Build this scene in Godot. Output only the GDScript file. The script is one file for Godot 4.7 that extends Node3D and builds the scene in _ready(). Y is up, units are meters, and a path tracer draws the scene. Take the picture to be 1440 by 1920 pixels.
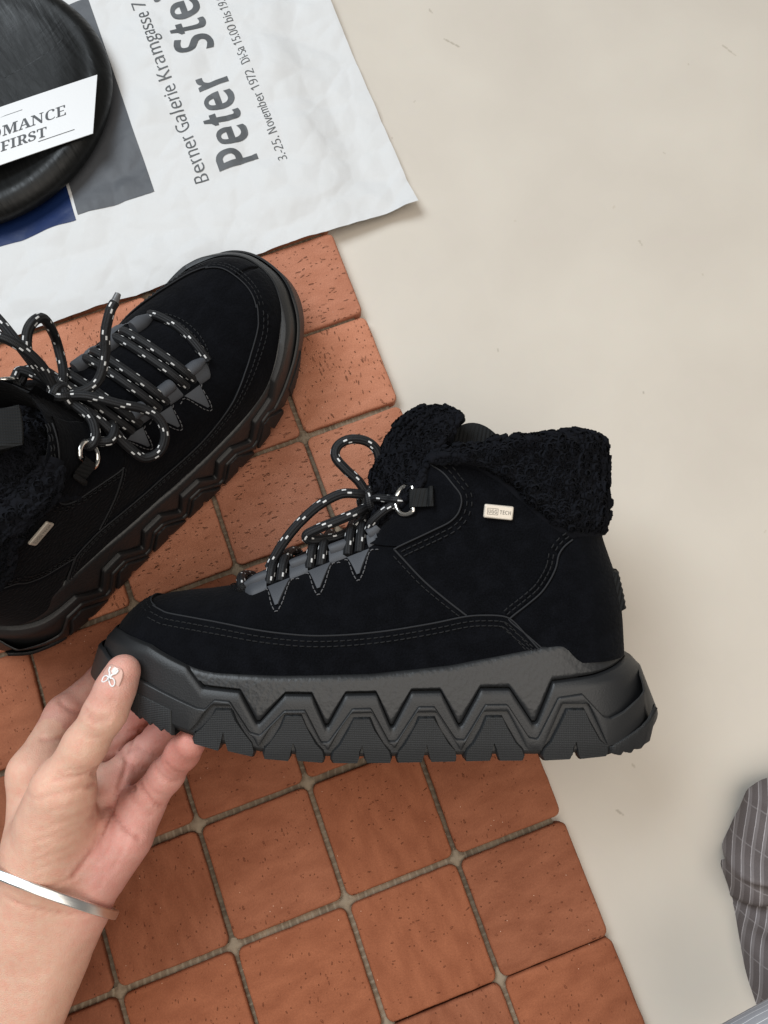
extends Node3D

# All modelling below is written in millimetres and turned into metres when a mesh is committed.

class MB:
	var v := PackedVector3Array()
	var uv := PackedVector2Array()
	var col := PackedColorArray()
	var own := PackedVector3Array()
	var idx := PackedInt32Array()
	var seams := []

	func grid(rows: Array, closed := false, us := 1.0, vs := 1.0) -> void:
		var base := v.size()
		var n: int = rows[0].size()
		var w := n + 1 if closed else n
		for i in rows.size():
			var r: PackedVector3Array = rows[i]
			for j in w:
				v.append(r[j % n])
				uv.append(Vector2(us * i / maxf(1.0, rows.size() - 1), vs * j / maxf(1.0, w - 1)))
			if closed:
				seams.append(Vector2i(base + i * w, base + i * w + n))
		for i in rows.size() - 1:
			for j in w - 1:
				var a := base + i * w + j
				idx.append_array([a, a + w, a + 1, a + 1, a + w, a + w + 1])

	func fan(r: PackedVector3Array, c: Vector3) -> void:
		var base := v.size()
		for p in r:
			v.append(p); uv.append(Vector2.ZERO)
		v.append(c); uv.append(Vector2.ZERO)
		for j in r.size():
			idx.append_array([base + j, base + (j + 1) % r.size(), base + r.size()])

	func tube(path: PackedVector3Array, r: float, seg := 8, ulen := 12.0, r2 := -1.0, flat := 1.0, side := Vector3.ZERO) -> void:
		if r2 < 0.0:
			r2 = r
		var base := v.size()
		var nrm := Vector3.ZERO
		var s := 0.0
		var n := path.size()
		var w := seg + 1
		for i in n:
			var t: Vector3 = (path[mini(i + 1, n - 1)] - path[maxi(i - 1, 0)]).normalized()
			if side != Vector3.ZERO:
				nrm = side
			elif i == 0:
				nrm = t.cross(Vector3(0.3, 0.9, 0.2)).normalized()
			nrm = (nrm - t * nrm.dot(t)).normalized()
			var b := t.cross(nrm)
			var rr := lerpf(r, r2, float(i) / maxf(1, n - 1))
			if i > 0:
				s += path[i].distance_to(path[i - 1])
			for j in w:
				var a := TAU * (j % seg) / seg
				v.append(path[i] + nrm * cos(a) * rr + b * sin(a) * rr * flat)
				uv.append(Vector2(s / ulen, float(j) / seg))
			seams.append(Vector2i(base + i * w, base + i * w + seg))
		for i in n - 1:
			for j in seg:
				var a := base + i * w + j
				idx.append_array([a, a + w, a + 1, a + 1, a + w, a + w + 1])
		for e in 2:
			var i: int = 0 if e == 0 else n - 1
			var t: Vector3 = (path[0] - path[1]).normalized() if e == 0 else (path[n - 1] - path[n - 2]).normalized()
			var rr: float = r if e == 0 else r2
			var c := v.size()
			v.append(path[i] + t * rr * 0.45); uv.append(Vector2(s / ulen * e, 0.4))
			for j in seg:
				idx.append_array([base + i * w + j, base + i * w + j + 1, c])

	func box(c: Vector3, ax: Vector3, ay: Vector3, az: Vector3) -> void:
		# half-axis vectors; eight corners shared, so small boxes read as rounded
		var base := v.size()
		for k in 8:
			v.append(c + ax * (1 if k & 1 else -1) + ay * (1 if k & 2 else -1) + az * (1 if k & 4 else -1))
			uv.append(Vector2.ZERO)
		for q in [[0, 1, 3, 2], [4, 6, 7, 5], [0, 4, 5, 1], [2, 3, 7, 6], [0, 2, 6, 4], [1, 5, 7, 3]]:
			idx.append_array([base + q[0], base + q[1], base + q[2], base + q[0], base + q[2], base + q[3]])

	func commit(mirror := false) -> ArrayMesh:
		var nrm := PackedVector3Array()
		nrm.resize(v.size())
		for k in range(0, idx.size(), 3):
			var a := idx[k]
			var b := idx[k + 1]
			var c := idx[k + 2]
			var f := (v[c] - v[a]).cross(v[b] - v[a])
			nrm[a] += f
			nrm[b] += f
			nrm[c] += f
		for s in seams:
			var t: Vector3 = nrm[s.x] + nrm[s.y]
			nrm[s.x] = t
			nrm[s.y] = t
		var vv := PackedVector3Array()
		vv.resize(v.size())
		var m := Vector3(1, 1, -1) if mirror else Vector3.ONE
		for i in v.size():
			var q := nrm[i]
			nrm[i] = (q.normalized() if q.length_squared() > 1e-16 else Vector3.UP) * m
			vv[i] = v[i] * 0.001 * m
		var id := idx
		if mirror:
			id = idx.duplicate()
			for k in range(0, id.size(), 3):
				var t := id[k + 1]
				id[k + 1] = id[k + 2]
				id[k + 2] = t
		var ar := []
		ar.resize(Mesh.ARRAY_MAX)
		ar[Mesh.ARRAY_VERTEX] = vv
		ar[Mesh.ARRAY_NORMAL] = nrm
		ar[Mesh.ARRAY_TEX_UV] = uv
		if col.size() == v.size():
			ar[Mesh.ARRAY_COLOR] = col
		ar[Mesh.ARRAY_INDEX] = id
		var am := ArrayMesh.new()
		am.add_surface_from_arrays(Mesh.PRIMITIVE_TRIANGLES, ar)
		return am

var M := {}
var rng := RandomNumberGenerator.new()
var lump := FastNoiseLite.new()
var wave := FastNoiseLite.new()
var crease := FastNoiseLite.new()
const GRID_AT := Vector3(-0.0027, 0.0, -0.2518)
const GRID_TURN := 0.2828
const HELD := Basis(Vector3(0.9973, -0.0163, 0.0711), Vector3(0.0729, 0.2226, -0.9722), Vector3(0.0, 0.9748, 0.2232))

# ---------------------------------------------------------------- helpers
func V(x: float, y: float, z: float) -> Vector3:
	return Vector3(x, y, z)

func put(called: String, mesh: Mesh, m: Material, parent: Node) -> MeshInstance3D:
	var o := MeshInstance3D.new()
	o.name = called
	o.mesh = mesh
	o.set_surface_override_material(0, m)
	parent.add_child(o, true)
	return o

func thing(called: String, label: String, category: String, at := Vector3.ZERO) -> Node3D:
	var o := Node3D.new()
	o.name = called
	o.position = at
	add_child(o, true)
	o.set_meta("label", label)
	o.set_meta("category", category)
	return o

func mat(called: String, c: Color, rough: float, spec := 0.5) -> StandardMaterial3D:
	var m := StandardMaterial3D.new()
	m.resource_name = called
	m.albedo_color = c.linear_to_srgb()
	m.roughness = rough
	m.metallic_specular = spec
	m.cull_mode = BaseMaterial3D.CULL_DISABLED
	M[called] = m
	return m

func noise_tex(seed_: int, freq: float, size := 256, octaves := 4, kind := FastNoiseLite.TYPE_SIMPLEX_SMOOTH) -> ImageTexture:
	var n := FastNoiseLite.new()
	n.seed = seed_
	n.frequency = freq
	n.noise_type = kind
	n.fractal_octaves = octaves
	var im := n.get_seamless_image(size, size)
	return ImageTexture.create_from_image(im)

func relief(m: StandardMaterial3D, t: Texture2D, cm: float) -> void:
	m.heightmap_enabled = true
	m.heightmap_texture = t
	m.heightmap_scale = cm

func tri(m: StandardMaterial3D, per_m: float) -> void:
	m.uv1_triplanar = true
	m.uv1_scale = Vector3.ONE * per_m

func lin(list: Array, x: float) -> float:
	# list of [x, y] with x rising
	var n := list.size()
	if x <= list[0][0]:
		return list[0][1]
	for i in range(1, n):
		if x <= list[i][0]:
			var a: Array = list[i - 1]
			var b: Array = list[i]
			return lerpf(a[1], b[1], (x - a[0]) / maxf(1e-6, b[0] - a[0]))
	return list[n - 1][1]

func soft(list: Array, x: float) -> float:
	# the same, smoothed over a few millimetres
	return (lin(list, x - 3.0) + 2.0 * lin(list, x) + lin(list, x + 3.0)) * 0.25

func sm(a: float, b: float, x: float) -> float:
	return smoothstep(a, b, x)

func spline(pts: PackedVector3Array, step: float) -> PackedVector3Array:
	var c := Curve3D.new()
	c.bake_interval = step
	var n := pts.size()
	for i in n:
		var t: Vector3 = (pts[mini(i + 1, n - 1)] - pts[maxi(i - 1, 0)]) / 6.0
		c.add_point(pts[i], -t, t)
	return c.get_baked_points()

# ---------------------------------------------------------------- start
func _ready() -> void:
	rng.seed = 41
	lump.seed = 5
	lump.noise_type = FastNoiseLite.TYPE_CELLULAR
	lump.cellular_return_type = FastNoiseLite.RETURN_DISTANCE
	lump.cellular_jitter = 1.0
	lump.fractal_type = FastNoiseLite.FRACTAL_NONE
	lump.frequency = 0.15
	wave.seed = 9
	wave.frequency = 0.01
	wave.fractal_octaves = 4
	crease.seed = 23
	crease.noise_type = FastNoiseLite.TYPE_CELLULAR
	crease.cellular_return_type = FastNoiseLite.RETURN_DISTANCE2_SUB
	crease.fractal_type = FastNoiseLite.FRACTAL_NONE
	crease.frequency = 0.017
	camera_and_light()
	materials()
	setting()
	poster()
	dish_and_card()
	var held := boot("hiking_boot", "black suede hiking boot held up in the air by its toe", false)
	held.transform = Transform3D(HELD.orthonormalized(), Vector3(0.132, 0.0708, 0.0338))
	held_laces(held)
	var other := boot("hiking_boot", "black suede hiking boot standing on the tiles, laces in a bow", true)
	other.position = Vector3(-0.2548, 0.0092, -0.0492)
	other.rotation.y = deg_to_rad(226.2)
	standing_laces(other)
	person()
	trousers()

func camera_and_light() -> void:
	var cam := Camera3D.new()
	cam.name = "camera"
	cam.fov = rad_to_deg(2.0 * atan(960.0 / 1443.0))
	cam.near = 0.02
	cam.far = 50.0
	cam.transform = Transform3D(HELD.orthonormalized(), Vector3(0.0, 0.494, 0.0))
	add_child(cam)
	var env := Environment.new()
	env.background_mode = Environment.BG_COLOR
	env.background_color = Color(0.21, 0.205, 0.195).linear_to_srgb()
	env.tonemap_mode = Environment.TONE_MAPPER_LINEAR
	env.tonemap_exposure = 0.555
	env.sdfgi_enabled = true
	env.ssao_enabled = true
	env.ssil_enabled = true
	var we := WorldEnvironment.new()
	we.name = "room_air"
	we.environment = env
	add_child(we)
	# the window the photograph is lit by: above and beyond, to the left
	var w := AreaLight3D.new()
	w.name = "window_light"
	w.area_size = Vector2(1.2, 1.0)
	w.light_energy = 6.5
	w.light_color = Color(0.93, 0.97, 1.0)
	w.shadow_enabled = true
	w.area_range = 8.0
	add_child(w)
	w.look_at_from_position(Vector3(-0.85, 1.65, -1.0), Vector3(0.05, 0.05, 0.0))
	# added warm fill standing in for ceiling bounce, set to brighten the lower right
	var c := AreaLight3D.new()
	c.name = "added_fill"
	c.area_size = Vector2(1.9, 1.9)
	c.light_energy = 4.9
	c.light_color = Color(1.0, 0.965, 0.92)
	c.shadow_enabled = true
	c.area_range = 8.0
	add_child(c)
	c.look_at_from_position(Vector3(0.45, 1.7, 0.40), Vector3(0.2, 0.0, 0.15), Vector3(0, 0, -1))

# ---------------------------------------------------------------- materials
func materials() -> void:
	var grain := noise_tex(3, 0.03, 256, 5)
	var fine := noise_tex(7, 0.11, 256, 3)
	var m := mat("floor_paint", Color(0.61, 0.565, 0.51), 0.42, 0.45)
	m.albedo_texture = floor_tint()
	tri(m, 1.1)
	m.uv1_world_triplanar = true
	relief(m, grain, 0.012)
	m = mat("suede", Color(0.0066, 0.0073, 0.0100), 0.93, 0.16)
	m.rim_enabled = true
	m.rim = 0.20
	m.albedo_texture = nap()
	tri(m, 12.0)
	relief(m, fine, 0.05)
	m = mat("suede_cut_edge", Color(0.030, 0.031, 0.034), 0.9, 0.2)
	m = mat("thread", Color(0.014, 0.0145, 0.016), 0.7, 0.3)
	m = mat("thread_bright", Color(0.10, 0.10, 0.105), 0.6, 0.4)
	m = mat("midsole_rubber", Color(0.0185, 0.0192, 0.0205), 0.45, 0.5)
	tri(m, 26.0)
	relief(m, noise_tex(11, 0.05, 256, 2, FastNoiseLite.TYPE_CELLULAR), 0.03)
	m = mat("outsole_rubber", Color(0.0145, 0.0151, 0.0164), 0.5, 0.5)
	tri(m, 30.0)
	relief(m, fine, 0.008)
	m = mat("lug_rubber", Color(0.0145, 0.0155, 0.0168), 0.6, 0.45)
	tri(m, 150.0)
	relief(m, knurl(), 0.018)
	m = mat("webbing", Color(0.011, 0.0115, 0.012), 0.75, 0.3)
	tri(m, 60.0)
	relief(m, ribs(), 0.06)
	m = mat("grey_guard", Color(0.055, 0.059, 0.068), 0.6, 0.45)
	tri(m, 50.0)
	relief(m, fine, 0.006)
	m = mat("fleece", Color(0.0088, 0.0094, 0.0120), 0.97, 0.1)
	m.rim_enabled = true
	m.rim = 0.10
	m = mat("lace", Color.WHITE, 0.62, 0.4)
	m.albedo_texture = lace_tex(false)
	relief(m, lace_tex(true), 0.05)
	m = mat("lace_tip", Color(0.10, 0.10, 0.105), 0.35, 0.5)
	m = mat("steel", Color(0.80, 0.78, 0.74), 0.2, 0.6)
	m.metallic = 1.0
	m = mat("tag_plate", Color(0.62, 0.56, 0.48), 0.42, 0.5)
	m.metallic = 0.25
	m = mat("tag_letters", Color(0.22, 0.20, 0.17), 0.6)
	m = mat("paper", Color(0.62, 0.622, 0.624), 0.75, 0.4)
	tri(m, 9.0)
	relief(m, grain, 0.03)
	m = mat("print_ink", Color(0.075, 0.08, 0.085), 0.6)
	m = mat("print_grey", Color(0.085, 0.09, 0.10), 0.55, 0.4)
	tri(m, 9.0)
	relief(m, grain, 0.03)
	m = mat("print_blue", Color(0.006, 0.020, 0.085), 0.5, 0.4)
	tri(m, 9.0)
	relief(m, grain, 0.03)
	m = mat("card_stock", Color(0.64, 0.64, 0.645), 0.35, 0.5)
	m = mat("card_ink", Color(0.02, 0.02, 0.022), 0.45)
	m = mat("dish_glaze", Color(0.0085, 0.0088, 0.0086), 0.42, 0.35)
	m.albedo_texture = streaks(21, 0.62)
	m.roughness = 0.55
	m.roughness_texture = streaks(22, 0.55)
	tri(m, 7.0)
	relief(m, streaks(23, 0.0), 0.022)
	m = mat("net_glue", Color(1.0, 1.0, 1.0), 0.8, 0.3)
	m.vertex_color_use_as_albedo = true
	tri(m, 14.0)
	relief(m, grain, 0.05)
	m = mat("skin", Color.WHITE, 0.48, 0.42)
	m.vertex_color_use_as_albedo = true
	m.subsurf_scatter_enabled = true
	m.subsurf_scatter_strength = 0.07
	m.albedo_texture = blotches()
	tri(m, 34.0)
	relief(m, skin_lines(), 0.016)
	m = mat("nail", Color(0.66, 0.40, 0.335), 0.12, 0.6)
	m = mat("nail_gel", Color(0.86, 0.84, 0.84), 0.15, 0.6)
	m = mat("bangle_silver", Color(0.93, 0.925, 0.91), 0.34, 0.7)
	m.metallic = 1.0
	relief(m, grain, 0.004)
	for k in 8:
		var near := k >= 4  # near clays carry the shade of boot and hand in their colour
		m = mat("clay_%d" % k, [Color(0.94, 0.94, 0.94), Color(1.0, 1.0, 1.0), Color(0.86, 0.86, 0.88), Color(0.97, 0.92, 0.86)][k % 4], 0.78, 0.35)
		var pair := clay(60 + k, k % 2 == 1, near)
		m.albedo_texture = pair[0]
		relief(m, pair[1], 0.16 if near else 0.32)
	m = mat("clay_side", Color(0.36, 0.115, 0.055), 0.85, 0.3)
	m = mat("shaded_cloth", Color.WHITE, 0.9, 0.3)
	m.albedo_texture = cloth(Color(0.150, 0.128, 0.126), Color(0.50, 0.465, 0.47), true)  # same striped fabric as the leg, shade put into its ground colour
	m = mat("lit_cloth", Color.WHITE, 0.9, 0.3)
	m.albedo_texture = cloth(Color(0.33, 0.335, 0.36), Color(0.82, 0.82, 0.83), false)  # lit copy of that fabric, its brightness put into the colour

func nap() -> ImageTexture:
	# brushed suede: broad strokes where the nap lies over, and a fine grain
	var n := FastNoiseLite.new()
	n.seed = 52
	n.frequency = 0.012
	n.fractal_octaves = 3
	var g := FastNoiseLite.new()
	g.seed = 53
	g.frequency = 0.16
	g.fractal_octaves = 2
	var a := n.get_seamless_image(512, 512)
	var b := g.get_seamless_image(512, 512)
	var im := Image.create(512, 512, false, Image.FORMAT_L8)
	for y in 512:
		for x in 512:
			var k := 0.42 + 0.22 * smoothstep(0.3, 0.9, a.get_pixel(x, y).r) + 0.5 * (b.get_pixel(x, y).r - 0.5)
			im.set_pixel(x, y, Color(k, k, k).clamp().linear_to_srgb())
	return ImageTexture.create_from_image(im)

func blotches() -> ImageTexture:
	var a := FastNoiseLite.new()
	a.seed = 91
	a.frequency = 0.02
	a.fractal_octaves = 4
	var A := a.get_seamless_image(256, 256)
	a.seed = 92
	a.frequency = 0.06
	var B := a.get_seamless_image(256, 256)
	var im := Image.create(256, 256, false, Image.FORMAT_RGB8)
	for y in 256:
		for x in 256:
			var k := A.get_pixel(x, y).r - 0.5
			var q := B.get_pixel(x, y).r - 0.5
			im.set_pixel(x, y, Color(0.98 + 0.02 * q, 0.96 + 0.10 * k + 0.03 * q, 0.95 + 0.10 * k + 0.04 * q).clamp())
	return ImageTexture.create_from_image(im)

func skin_lines() -> ImageTexture:
	# the criss-cross of fine lines, and pores
	var n := FastNoiseLite.new()
	n.seed = 17
	n.noise_type = FastNoiseLite.TYPE_CELLULAR
	n.cellular_return_type = FastNoiseLite.RETURN_DISTANCE2_SUB
	n.fractal_type = FastNoiseLite.FRACTAL_NONE
	n.frequency = 0.055
	var A := n.get_seamless_image(512, 512)
	n.seed = 18
	n.frequency = 0.14
	var B := n.get_seamless_image(512, 512)
	var im := Image.create(512, 512, false, Image.FORMAT_L8)
	for y in 512:
		for x in 512:
			var k := 0.55 * minf(1.0, A.get_pixel(x, y).r * 2.2) + 0.45 * minf(1.0, B.get_pixel(x, y).r * 2.2)
			im.set_pixel(x, y, Color(k, k, k).clamp())
	return ImageTexture.create_from_image(im)

func floor_tint() -> ImageTexture:
	var n := FastNoiseLite.new()
	n.seed = 71
	n.frequency = 0.006
	n.fractal_octaves = 5
	var im := n.get_seamless_image(1024, 1024)
	im.convert(Image.FORMAT_RGB8)
	for y in 1024:
		for x in 1024:
			var k := im.get_pixel(x, y).r
			im.set_pixel(x, y, Color(0.955 + 0.045 * k, 0.945 + 0.05 * k, 0.93 + 0.05 * k))
	var r := RandomNumberGenerator.new()
	r.seed = 8
	for k in 90:   # scuffs and specks in the paint
		var p := Vector2(r.randf() * 1024, r.randf() * 1024)
		var a := r.randf() * TAU
		var len := r.randf_range(1.0, 3.0) if k % 4 else r.randf_range(5.0, 16.0)
		var dark := r.randf_range(0.80, 0.93)
		for s in int(len * 2):
			var q := p + Vector2.from_angle(a) * s * 0.5
			im.set_pixel(posmod(int(q.x), 1024), posmod(int(q.y), 1024), Color(dark, dark * 0.98, dark * 0.94))
	return ImageTexture.create_from_image(im)

func clay(seed_: int, upright: bool, smooth_: bool) -> Array:
	# fired clay with drag pits, all running one way
	var S := 512
	var a := FastNoiseLite.new()
	a.seed = seed_
	a.frequency = 0.008
	a.fractal_octaves = 5
	var b := FastNoiseLite.new()
	b.seed = seed_ + 40
	b.frequency = 0.12
	b.fractal_octaves = 2
	var h := PackedFloat32Array()
	h.resize(S * S)
	var base_h := PackedFloat32Array()
	base_h.resize(S * S)
	for y in S:
		for x in S:
			base_h[y * S + x] = 0.62 + (0.022 if smooth_ else 0.05) * a.get_noise_2d(x * 2.0, y * 2.0) + 0.045 * b.get_noise_2d(x, y)
	h = base_h.duplicate()
	var r := RandomNumberGenerator.new()
	r.seed = seed_
	for k in (110 if smooth_ else 190):
		var c := Vector2(r.randf() * S, r.randf() * S)
		var big := r.randf() if k % 3 == 0 else r.randf() * 0.35
		var ln := 1.8 + (8.0 if smooth_ else 15.0) * big
		var wd := r.randf_range(1.2, 2.2) + 3.2 * big * r.randf()
		var dp := r.randf_range(0.15, 0.55)
		var tilt := r.randf_range(-0.4, 0.4)
		for dy in range(-18, 19):
			for dx in range(-18, 19):
				var q := Vector2(dx, dy).rotated(tilt)
				if upright:
					q = Vector2(q.y, q.x)
				var edge := 0.8 * b.get_noise_2d(c.x + dx * 2.0, c.y + dy * 2.0)
				var e := (q.x / ln) * (q.x / ln) + (q.y / wd) * (q.y / wd) + edge
				if e < 1.0:
					var i := posmod(int(c.y) + dy, S) * S + posmod(int(c.x) + dx, S)
					h[i] = minf(h[i], base_h[i] - dp * sqrt(maxf(0.0, 1.0 - e)))
	var ci := Image.create(S, S, false, Image.FORMAT_RGB8)
	var hi := Image.create(S, S, false, Image.FORMAT_L8)
	for y in S:
		for x in S:
			var i := y * S + x
			var t := clampf(0.5 + 0.6 * a.get_noise_2d(x * 0.6 + 90, y * 1.5) + 0.35 * a.get_noise_2d(x * 0.2 + 300, y * 0.2), 0.0, 1.0)
			var s := 1.0 + 0.10 * b.get_noise_2d(x * 0.7, y * 0.7 + 50.0)
			var pit := clampf((base_h[i] - h[i]) * 0.6, 0.0, 0.16)
			var c := Color(0.43, 0.165, 0.092).lerp(Color(0.54, 0.228, 0.138), t) * s
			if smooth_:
				c = Color(0.235, 0.076, 0.036).lerp(Color(0.335, 0.121, 0.062), t) * s  # smoother, browner clay, with boot and hand shade put into the albedo
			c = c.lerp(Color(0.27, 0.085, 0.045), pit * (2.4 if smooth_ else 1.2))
			ci.set_pixel(x, y, c.linear_to_srgb())
			hi.set_pixel(x, y, Color(h[i], h[i], h[i]))
	for k in 5:   # pale grit
		var p := Vector2i(r.randi_range(4, S - 5), r.randi_range(4, S - 5))
		for d in [Vector2i(0, 0), Vector2i(1, 0), Vector2i(0, 1), Vector2i(1, 1), Vector2i(0, 2), Vector2i(1, 2), Vector2i(2, 1)]:
			ci.set_pixelv(p + d, Color(0.93, 0.80, 0.72))
	return [ImageTexture.create_from_image(ci), ImageTexture.create_from_image(hi)]

func knurl() -> ImageTexture:
	var im := Image.create(64, 64, false, Image.FORMAT_L8)
	for y in 64:
		for x in 64:
			var k := 0.5 + 0.25 * sin(TAU * x / 8.0) + 0.25 * sin(TAU * y / 8.0)
			im.set_pixel(x, y, Color(k, k, k))
	return ImageTexture.create_from_image(im)

func ribs() -> ImageTexture:
	var im := Image.create(64, 64, false, Image.FORMAT_L8)
	for y in 64:
		for x in 64:
			var k := 0.5 + 0.4 * sin(TAU * (x + 0.25 * y) / 8.0) + 0.1 * sin(TAU * y / 4.0)
			im.set_pixel(x, y, Color(k, k, k))
	return ImageTexture.create_from_image(im)

func lace_tex(high: bool) -> ImageTexture:
	var W := 128
	var H := 64
	var im := Image.create(W, H, false, Image.FORMAT_RGB8)
	for y in H:
		for x in W:
			var rib := int(y / 8.0)
			var f := fposmod(y, 8.0) / 8.0
			var r := sin(f * PI)
			if high:
				var w := 0.55 * r + 0.2 * absf(sin(TAU * (x / 12.0 + rib * 0.5)))
				im.set_pixel(x, y, Color(w, w, w))
				continue
			var c := Color(0.0105, 0.0108, 0.0125) * (0.55 + 0.6 * r)
			# pairs of reflective flecks that step from rib to rib
			var x0: float = [6.0, 30.0, 54.0, -1.0, 6.0, 30.0, 54.0, -1.0][rib]
			if x0 >= 0.0 and x >= x0 and x < x0 + 20.0 and f > 0.22 and f < 0.74:
				c = Color(0.66, 0.67, 0.67)
			im.set_pixel(x, y, c.linear_to_srgb())
	return ImageTexture.create_from_image(im)

func streaks(seed_: int, low: float) -> ImageTexture:
	var n := FastNoiseLite.new()
	n.seed = seed_
	n.frequency = 0.02
	n.fractal_octaves = 4
	var im := Image.create(512, 512, false, Image.FORMAT_L8)
	for y in 512:
		for x in 512:
			var k := 0.5 + 0.8 * n.get_noise_2d(x * 2.6, y * 0.35)
			k = lerpf(low, 1.0, clampf(k, 0.0, 1.0))
			im.set_pixel(x, y, Color(k, k, k))
	return ImageTexture.create_from_image(im)

func cloth(ground: Color, line: Color, both: bool) -> ImageTexture:
	var im := Image.create(512, 512, false, Image.FORMAT_RGB8)
	var n := FastNoiseLite.new()
	n.seed = 77
	n.frequency = 0.03
	for y in 512:
		for x in 512:
			var wob := 1.5 * n.get_noise_2d(x, y)
			var u := fposmod(x + wob, 64.0)
			var w := fposmod(y + wob, 102.4)
			var k := 0.0
			if u < 5.0:
				k = 0.95
			elif both and u > 6.0 and u < 24.0:
				k = 0.22
			if both and w < 4.0:
				k = maxf(k, 0.28)
			var t := 1.0 + 0.16 * sin(x * 1.57) * sin(y * 1.57) + 0.18 * n.get_noise_2d(x * 6.0, y * 6.0)
			im.set_pixel(x, y, (ground * t).lerp(line, k).linear_to_srgb())
	return ImageTexture.create_from_image(im)

# ---------------------------------------------------------------- setting
func setting() -> void:
	var mb := MB.new()
	var rows := []
	for i in 25:
		var r := PackedVector3Array()
		for j in 25:
			r.append(V(-1800.0 + 150.0 * j, 0.0, -1800.0 + 150.0 * i))
		rows.append(r)
	mb.grid(rows)
	var f := put("floor", mb.commit(), M.floor_paint, self)
	f.set_meta("kind", "structure")
	# loose mosaic sheets: the clay tiles, then the glued net that shows in the joints
	var mat_ := thing("tile_mat", "terracotta tile mat of square clay tiles lying on the cream floor", "tile mat", GRID_AT)
	mat_.rotation.y = GRID_TURN
	var P := 68.95
	var meshes := []
	for k in 4:
		meshes.append(tile_mesh(33.05, 33.05, 0.17 * k))
	var vs := [-206.9, -137.9, -68.95, 0.0, 68.95, 137.9, 206.85, 275.8, 346.6, 415.0, 480.8]
	for c in 7:
		for r in range(0, vs.size() - 1):
			var x := -P * (c + 0.5)
			var z: float = (vs[r] + vs[r + 1]) * 0.5
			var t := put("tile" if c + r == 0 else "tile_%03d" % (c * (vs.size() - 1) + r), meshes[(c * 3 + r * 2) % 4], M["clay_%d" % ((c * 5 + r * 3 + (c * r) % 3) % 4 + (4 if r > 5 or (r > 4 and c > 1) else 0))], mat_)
			t.position = V(x + rng.randf_range(-0.4, 0.4), rng.randf_range(-0.35, 0.3), z + rng.randf_range(-0.4, 0.4)) * 0.001
			t.rotation = Vector3(rng.randf_range(-0.006, 0.006), PI * 0.5 * (rng.randi_range(0, 3) if r > 4 else 2 * rng.randi_range(0, 1)) + rng.randf_range(-0.01, 0.01), rng.randf_range(-0.006, 0.006))
	var net := MB.new()
	for c in 8:
		for r in vs.size() - 1:
			# strips under the joints, with the cross threads of the fibre net
			var x := -P * c
			if c > 0:
				net_strip(net, V(x, 4.6, vs[r]), V(x, 4.6, vs[r + 1]), 3.2)
			if c < 7 and r > 0 and r != 9:
				net_strip(net, V(x - (8.0 if c == 0 else 0.0), 4.9, vs[r]), V(x - P, 4.9, vs[r]), 3.0)
			if c > 0 and r > 0:
				blob(net, V(x, 4.6, vs[r]), rng.randf_range(3.6, 5.2), rng.randf_range(1.2, 2.4))
	var nn := put("fibre_net", net.commit(), M.net_glue, mat_)
	nn.set_meta("kind", "stuff")

func net_strip(mb: MB, a: Vector3, b: Vector3, w: float) -> void:
	var n := 15
	var d := (b - a).normalized()
	var s := d.cross(Vector3.UP)
	var rows := []
	for i in n * 5 + 1:
		var t := float(i) / (n * 5)
		var p := a.lerp(b, t)
		var up := 0.35 if i % 5 == 0 else 0.0
		var k := w * rng.randf_range(0.85, 1.1)
		rows.append(PackedVector3Array([p - s * k + V(0, up, 0), p - s * k * 0.4 + V(0, up + rng.randf_range(-0.2, 0.3), 0), p + s * k * 0.4 + V(0, up + rng.randf_range(-0.2, 0.3), 0), p + s * k + V(0, up, 0)]))
	mb.grid(rows)
	var tint := rng.randf_range(0.55, 1.0)
	while mb.col.size() < mb.v.size():
		var k := mb.col.size()
		var c := 0.25 * tint * (1.0 + 0.5 * wave.get_noise_2d(mb.v[k].x * 8.0, mb.v[k].z * 8.0))
		mb.col.append(Color(c * 0.9, c * 0.68, c * 0.48) if int(k / 4.0) % 5 else Color(0.30, 0.245, 0.18) * tint)

func blob(mb: MB, c: Vector3, r: float, h: float) -> void:
	var rows := []
	for i in 5:
		var t := i / 4.0
		var row := PackedVector3Array()
		for j in 12:
			var a := TAU * j / 12.0
			var k := r * t * (1.0 + 0.25 * sin(a * 4.0 + 0.8) + 0.12 * sin(a * 3.0 + c.x))
			row.append(c + V(cos(a) * k, h * (1.0 - t * t), sin(a) * k))
		rows.append(row)
	mb.grid(rows, true)
	while mb.col.size() < mb.v.size():
		mb.col.append(Color(0.27, 0.215, 0.155))

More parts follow.
